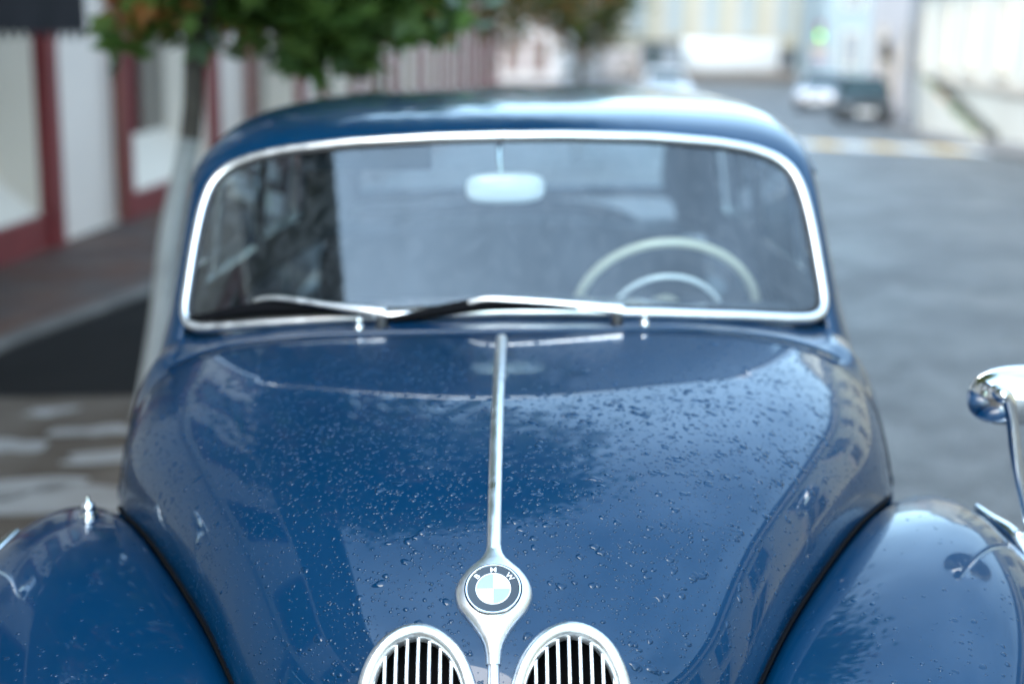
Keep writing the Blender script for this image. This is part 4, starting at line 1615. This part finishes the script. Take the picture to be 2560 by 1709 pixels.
# ---- wipers and washer jets
for (pv, arm, blade) in (((-.245, 2.832, 1.112), [(-.240, 2.838, 1.134), (-.275, 2.846, 1.1375), (-.36, 2.875, 1.1445), (-.455, 2.915, 1.152), (-.495, 2.935, 1.150), (-.525, 2.955, 1.141)],
                          [(-.680, 3.002, 1.0945), (-.60, 2.968, 1.1105), (-.53, 2.945, 1.1255), (-.46, 2.925, 1.1325), (-.36, 2.898, 1.132), (-.27, 2.878, 1.1235)]),
                         ((.233, 2.832, 1.110), [(.245, 2.835, 1.1335), (.20, 2.838, 1.1385), (.115, 2.845, 1.1475), (.0, 2.852, 1.1555), (-.035, 2.856, 1.1555), (-.068, 2.862, 1.148)],
                          [(-.245, 2.876, 1.111), (-.18, 2.868, 1.1215), (-.10, 2.864, 1.1365), (-.03, 2.863, 1.1445), (.07, 2.863, 1.1425), (.155, 2.867, 1.134)])):
    wp = empty('wiper', (0, 0, 0), 0, car)
    lathe('pivot', [(0, .018), (.008, .017), (.011, .010), (.012, -.012)], 'darkmetal', wp, 16, Matrix.Translation(pv))
    pa = spline(arm, 30)
    tube('arm', pa, .006, 'satin', wp, prof=circ(.0085, 10, .005), up=(0, -.78, .62), scale=[1.55 - .75 * min(1, i / 12) if i < 12 else .8 - .15 * (i - 12) / 18 for i in range(30)])
    pb = spline(blade, 30)
    tube('blade', pb, .004, 'black', wp, prof=[(-.0095, -.008), (.0095, -.008), (.008, .005), (-.008, .005)], up=(0, -.78, .62), scale=[.55 + .75 * math.sin(math.pi * i / 29) for i in range(30)], smooth=False)
    m_ = np.array(pa[-1])
    tube('blade_holder', [m_, m_ + np.array([.02, .008, -.009])], .006, 'rubber', wp, k=8)
for x in (-.289, .287):
    z = float(sect(np.array([[2.805, 1.11]]), np.array([[.796, 2.805, .8]]), np.array([4.3]), np.array([.062]), np.array([2 / math.pi * math.atan(.289 / .73)]))[0, 2])
    lathe('washer_jet', [(0, .021), (.006, .020), (.0085, .014), (.0075, .009), (.0055, .007), (.0085, .004), (.0095, -.004)], 'chrome', car, 16, Matrix.Translation((x, 2.81, z)))

# ---- inside
swc = Vector((.388, 3.42, 1.0))
sw_ = empty('steering_wheel', (0, 0, 0), 0, car)
a_ = R(27)
SM = Matrix.Translation(swc) @ Matrix(((1, 0, 0, 0), (0, -math.sin(a_), math.cos(a_), 0), (0, math.cos(a_), math.sin(a_), 0), (0, 0, 0, 1)))
tube('rim', [SM @ Vector((.222 * math.cos(t), .222 * math.sin(t), 0)) for t in np.linspace(0, 2 * math.pi, 73)[:-1]], .0125, 'ivory', sw_, closed=True)
tube('horn_ring', [SM @ Vector((.138 * math.cos(t), .138 * math.sin(t), -.02)) for t in np.linspace(0, 2 * math.pi, 61)[:-1]], .0065, 'enamel_white', sw_, closed=True)
lathe('hub', [(0, -.045), (.03, -.042), (.045, -.03), (.05, .0), (.045, .03)], 'ivory', sw_, 24, SM)
for t in (R(-22), R(-158), R(-90)):
    tube('spoke', [SM @ Vector((.04 * math.cos(t), .04 * math.sin(t), 0)), SM @ Vector((.218 * math.cos(t), .218 * math.sin(t), 0))], .011, 'ivory', sw_, k=8)
tube('column', [SM @ Vector((0, 0, -.03)), SM @ Vector((0, .0, -.45))], .025, 'interior', sw_, k=10)
rv = empty('rear_view_mirror', (0, 0, 0), 0, car)
V = []
for (k_, y_) in ((.0, 3.188), (.55, 3.189), (.88, 3.193), (.98, 3.200), (1.0, 3.210), (.98, 3.222), (.9, 3.226), (0, 3.226)):
    for a in np.linspace(0, 2 * math.pi, 41)[:-1]:
        rr = 1 / (abs(math.cos(a)) ** 3.4 + abs(math.sin(a)) ** 3.4) ** (1 / 3.4)
        V.append((.006 + .090 * k_ * rr * math.cos(a), y_, 1.3435 + .036 * k_ * rr * math.sin(a)))
mobj('mirror_case', V, grid_faces(8, 40, True), 'enamel_white', rv, True)
tube('stalk', [(-.006, 3.215, 1.452), (-.006, 3.205, 1.41), (-.002, 3.200, 1.36)], .0065, 'chrome', rv, k=10, scale=[1.3, 1.1, .8])
lathe('ball', [(0, .010), (.007, .007), (.010, 0), (.007, -.007), (0, -.01)], 'darkmetal', rv, 12, Matrix.Translation((-.002, 3.200, 1.352)))
box('dashboard', -.66, .66, 3.10, 3.24, .72, 1.075, 'interior', car, .03)


def cushion(name, x0, x1, y0, y1, z0, z1, m, b):
    return box(name, x0, x1, y0, y1, z0, z1, m, car, b)


cushion('front_seat', -.64, .64, 3.84, 4.02, .50, .955, 'seat', .06)
cushion('front_seat_base', -.64, .64, 3.45, 3.95, .38, .55, 'seat', .05)
# rear seat back with a gently arched top
V = []
for x in np.linspace(-.66, .66, 31):
    zt = 1.065 - .10 * (abs(x) / .66) ** 2.4
    for (y, z) in ((4.66, .45), (4.72, .75), (4.80, zt - .04), (4.83, zt - .008), (4.87, zt), (4.92, zt - .006), (4.95, zt - .05), (4.95, .45)):
        V.append((x, y, z))
mobj('rear_seat', V, grid_faces(31, 8), 'seat', car, True)
box('parcel_shelf', -.66, .66, 4.94, 5.34, .985, 1.0, 'interior', car)
box('floor_mat', -.72, .72, 2.72, 5.3, .341, .36, 'interior', car)
# sun visor on the passenger side
box('sun_visor', -.46, -.16, 3.235, 3.25, 1.385, 1.445, 'interior', car, .006)

# ---- raindrops standing on the paint
def drop_mesh(name, P, N, T, rad, parent, seed, flat=(.28, .52)):
    """P,N,T (n,3), rad (n,)"""
    r2 = np.random.default_rng(seed)
    n = len(P)
    k = 14
    B = np.cross(N, T)
    th = np.linspace(0, 2 * math.pi, k, endpoint=False)
    a2 = r2.uniform(0, .16, n)[:, None]
    a3 = r2.uniform(0, .09, n)[:, None]
    p2 = r2.uniform(0, 6.28, n)[:, None]
    p3 = r2.uniform(0, 6.28, n)[:, None]
    st_ = (1 + np.abs(r2.normal(0, .28, n)))[:, None]
    big = (rad > .0042)[:, None]
    rr = rad[:, None] * (1 + (a2 + .07 * big) * np.cos(2 * th + p2) + (a3 + .06 * big) * np.cos(3 * th + p3))
    h = rad * r2.uniform(*flat, n) * np.where(rad > .004, .75, 1)
    V = np.zeros((n, 3 * k + 1, 3))
    for lvl, (kr, kh) in enumerate(((1.0, -0.03), (.84, .42), (.48, .84))):
        for j in range(k):
            ca, sa = math.cos(th[j]), math.sin(th[j])
            V[:, lvl * k + j] = P + (T * ca * st_ + B * sa) * (rr[:, j] * kr)[:, None] + N * (h * kh)[:, None]
    V[:, 3 * k] = P + N * h[:, None]
    base = []
    for lvl in range(2):
        for j in range(k):
            c = (j + 1) % k
            base.append((lvl * k + j, lvl * k + c, (lvl + 1) * k + c, (lvl + 1) * k + j))
    tri = [(2 * k + j, 2 * k + (j + 1) % k, 3 * k) for j in range(k)]
    off = np.arange(n) * (3 * k + 1)
    F = []
    for o_ in off:
        F += [tuple(o_ + x for x in q) for q in base]
        F += [tuple(o_ + x for x in q) for q in tri]
    o = mobj(name, V.reshape(-1, 3), F, 'drop', parent, True)
    return tag(o, kind='stuff')


def hood_samples(n, seed):
    r2 = np.random.default_rng(seed)
    u = r2.uniform(2.2, 8.9, n * 3)
    s = r2.uniform(-.96, .96, n * 3)
    P = hood_pts(u, s)
    du = hood_pts(u + .01, s) - hood_pts(u - .01, s)
    ds = hood_pts(u, s + .004) - hood_pts(u, s - .004)
    N = np.cross(ds, du)
    N /= np.linalg.norm(N, axis=1)[:, None]
    area = np.linalg.norm(np.cross(ds, du), axis=1)
    # patchy density
    f = np.sin(P[:, 0] * 9 + 2.1 * np.sin(P[:, 1] * 7)) * np.sin(P[:, 1] * 11 + 1.7 * np.sin(P[:, 0] * 8))
    pr_ = area / np.percentile(area, 95) * (.72 + .28 * f)
    pr_ *= np.interp(P[:, 1], [1.7, 2.0, 2.35, 2.75], [1.0, 1.0, .75, .45])
    ok = r2.random(n * 3) < pr_
    ok &= ~((np.abs(P[:, 0]) < .0125) & (P[:, 1] > 1.84))
    for y, w in zip(PY, PW):
        ok &= ~((np.abs(P[:, 1] - y) < .008) & (np.abs(P[:, 0]) < w + .002))
    kh = np.interp(P[:, 2], KZ, KW, left=-1, right=-1)
    ok &= ~((np.abs(np.abs(P[:, 0]) - KX) < kh + .014) & (P[:, 1] < 1.9))
    ok &= ~((np.abs(P[:, 0]) < .011) & (P[:, 1] < 1.78))
    T = np.tile([1.0, 0, 0], (len(P), 1))
    T -= N * (N * T).sum(1)[:, None]
    T /= np.linalg.norm(T, axis=1)[:, None]
    idx = np.where(ok)[0][:n]
    return P[idx], N[idx], T[idx], r2


P, N, T, r2 = hood_samples(20000, 3)
flankness = 1 - np.abs(N[:, 2])
rad = np.exp(r2.normal(math.log(.00122), .42, len(P)))
rad *= np.interp(N[:, 2], [.2, .6, .95], [.75, .9, 1.15])
bigm = (r2.random(len(P)) < np.where((P[:, 0] > -.02) & (P[:, 1] > 1.85) & (P[:, 1] < 2.4), .055, .012)) & (N[:, 2] > .55)
rad[bigm] = r2.uniform(.0028, .0062, bigm.sum())
rad = np.clip(rad, .0006, .009)
bi = np.where(bigm)[0]
bi = bi[::3]
an = r2.uniform(0, 6.28, len(bi))
ds_ = (rad[bi] * r2.uniform(.9, 1.5, len(bi)))[:, None]
Bt = np.cross(N[bi], T[bi])
P = np.concatenate([P, P[bi] + ds_ * (T[bi] * np.cos(an)[:, None] * 1.3 + Bt * np.sin(an)[:, None] * .8)])
N = np.concatenate([N, N[bi]])
T = np.concatenate([T, T[bi]])
rad = np.concatenate([rad, rad[bi] * r2.uniform(.5, .95, len(bi))])
drop_mesh('raindrops', P, N, T, rad, hood, 5)

# a few drops on the wings
for sx in (-1, 1):
    Pn = FP.copy()
    Pn[:, :, 0] = np.abs(Pn[:, :, 0]) * sx
    r2 = np.random.default_rng(40 + sx)
    ii = r2.integers(2, 70, 2600)
    jj = r2.integers(4, 44, 2600)
    P = Pn[ii, jj]
    du = Pn[ii + 1, jj] - P
    dv = Pn[ii, jj + 1] - P
    fa, fb = r2.random(2600)[:, None], r2.random(2600)[:, None]
    N = np.cross(du, dv)
    N /= np.linalg.norm(N, axis=1)[:, None]
    N[N[:, 2] < 0] *= -1
    P = P + du * fa + dv * fb
    f = np.sin(P[:, 0] * 19 + 1.3) * np.sin(P[:, 1] * 17 + .4)
    ok = (r2.random(2600) < np.interp(P[:, 1], [1.8, 2.0, 2.15, 2.4], [.55, .5, .16, .02]) * (.5 + .8 * (f > .1)))
    P, N = P[ok], N[ok]
    T = np.tile([1.0, 0, 0], (len(P), 1))
    T -= N * (N * T).sum(1)[:, None]
    T /= np.linalg.norm(T, axis=1)[:, None]
    rad = np.clip(np.exp(r2.normal(math.log(.0017), .5, len(P))), .0007, .005)
    fo = [o for o in car.children if o.name.startswith('front_fender') and (o.data.vertices[0].co.x > 0) == (sx > 0)][0]
    drop_mesh('raindrops', P, N, T, rad, fo, 60 + sx, flat=(.2, .35))

# place the car's origin under its middle, on the cambered road
for ch in car.children:
    ch.location.y -= 3.4
car.matrix_world = CAR_M @ Matrix.Translation((0, 3.4, 0))
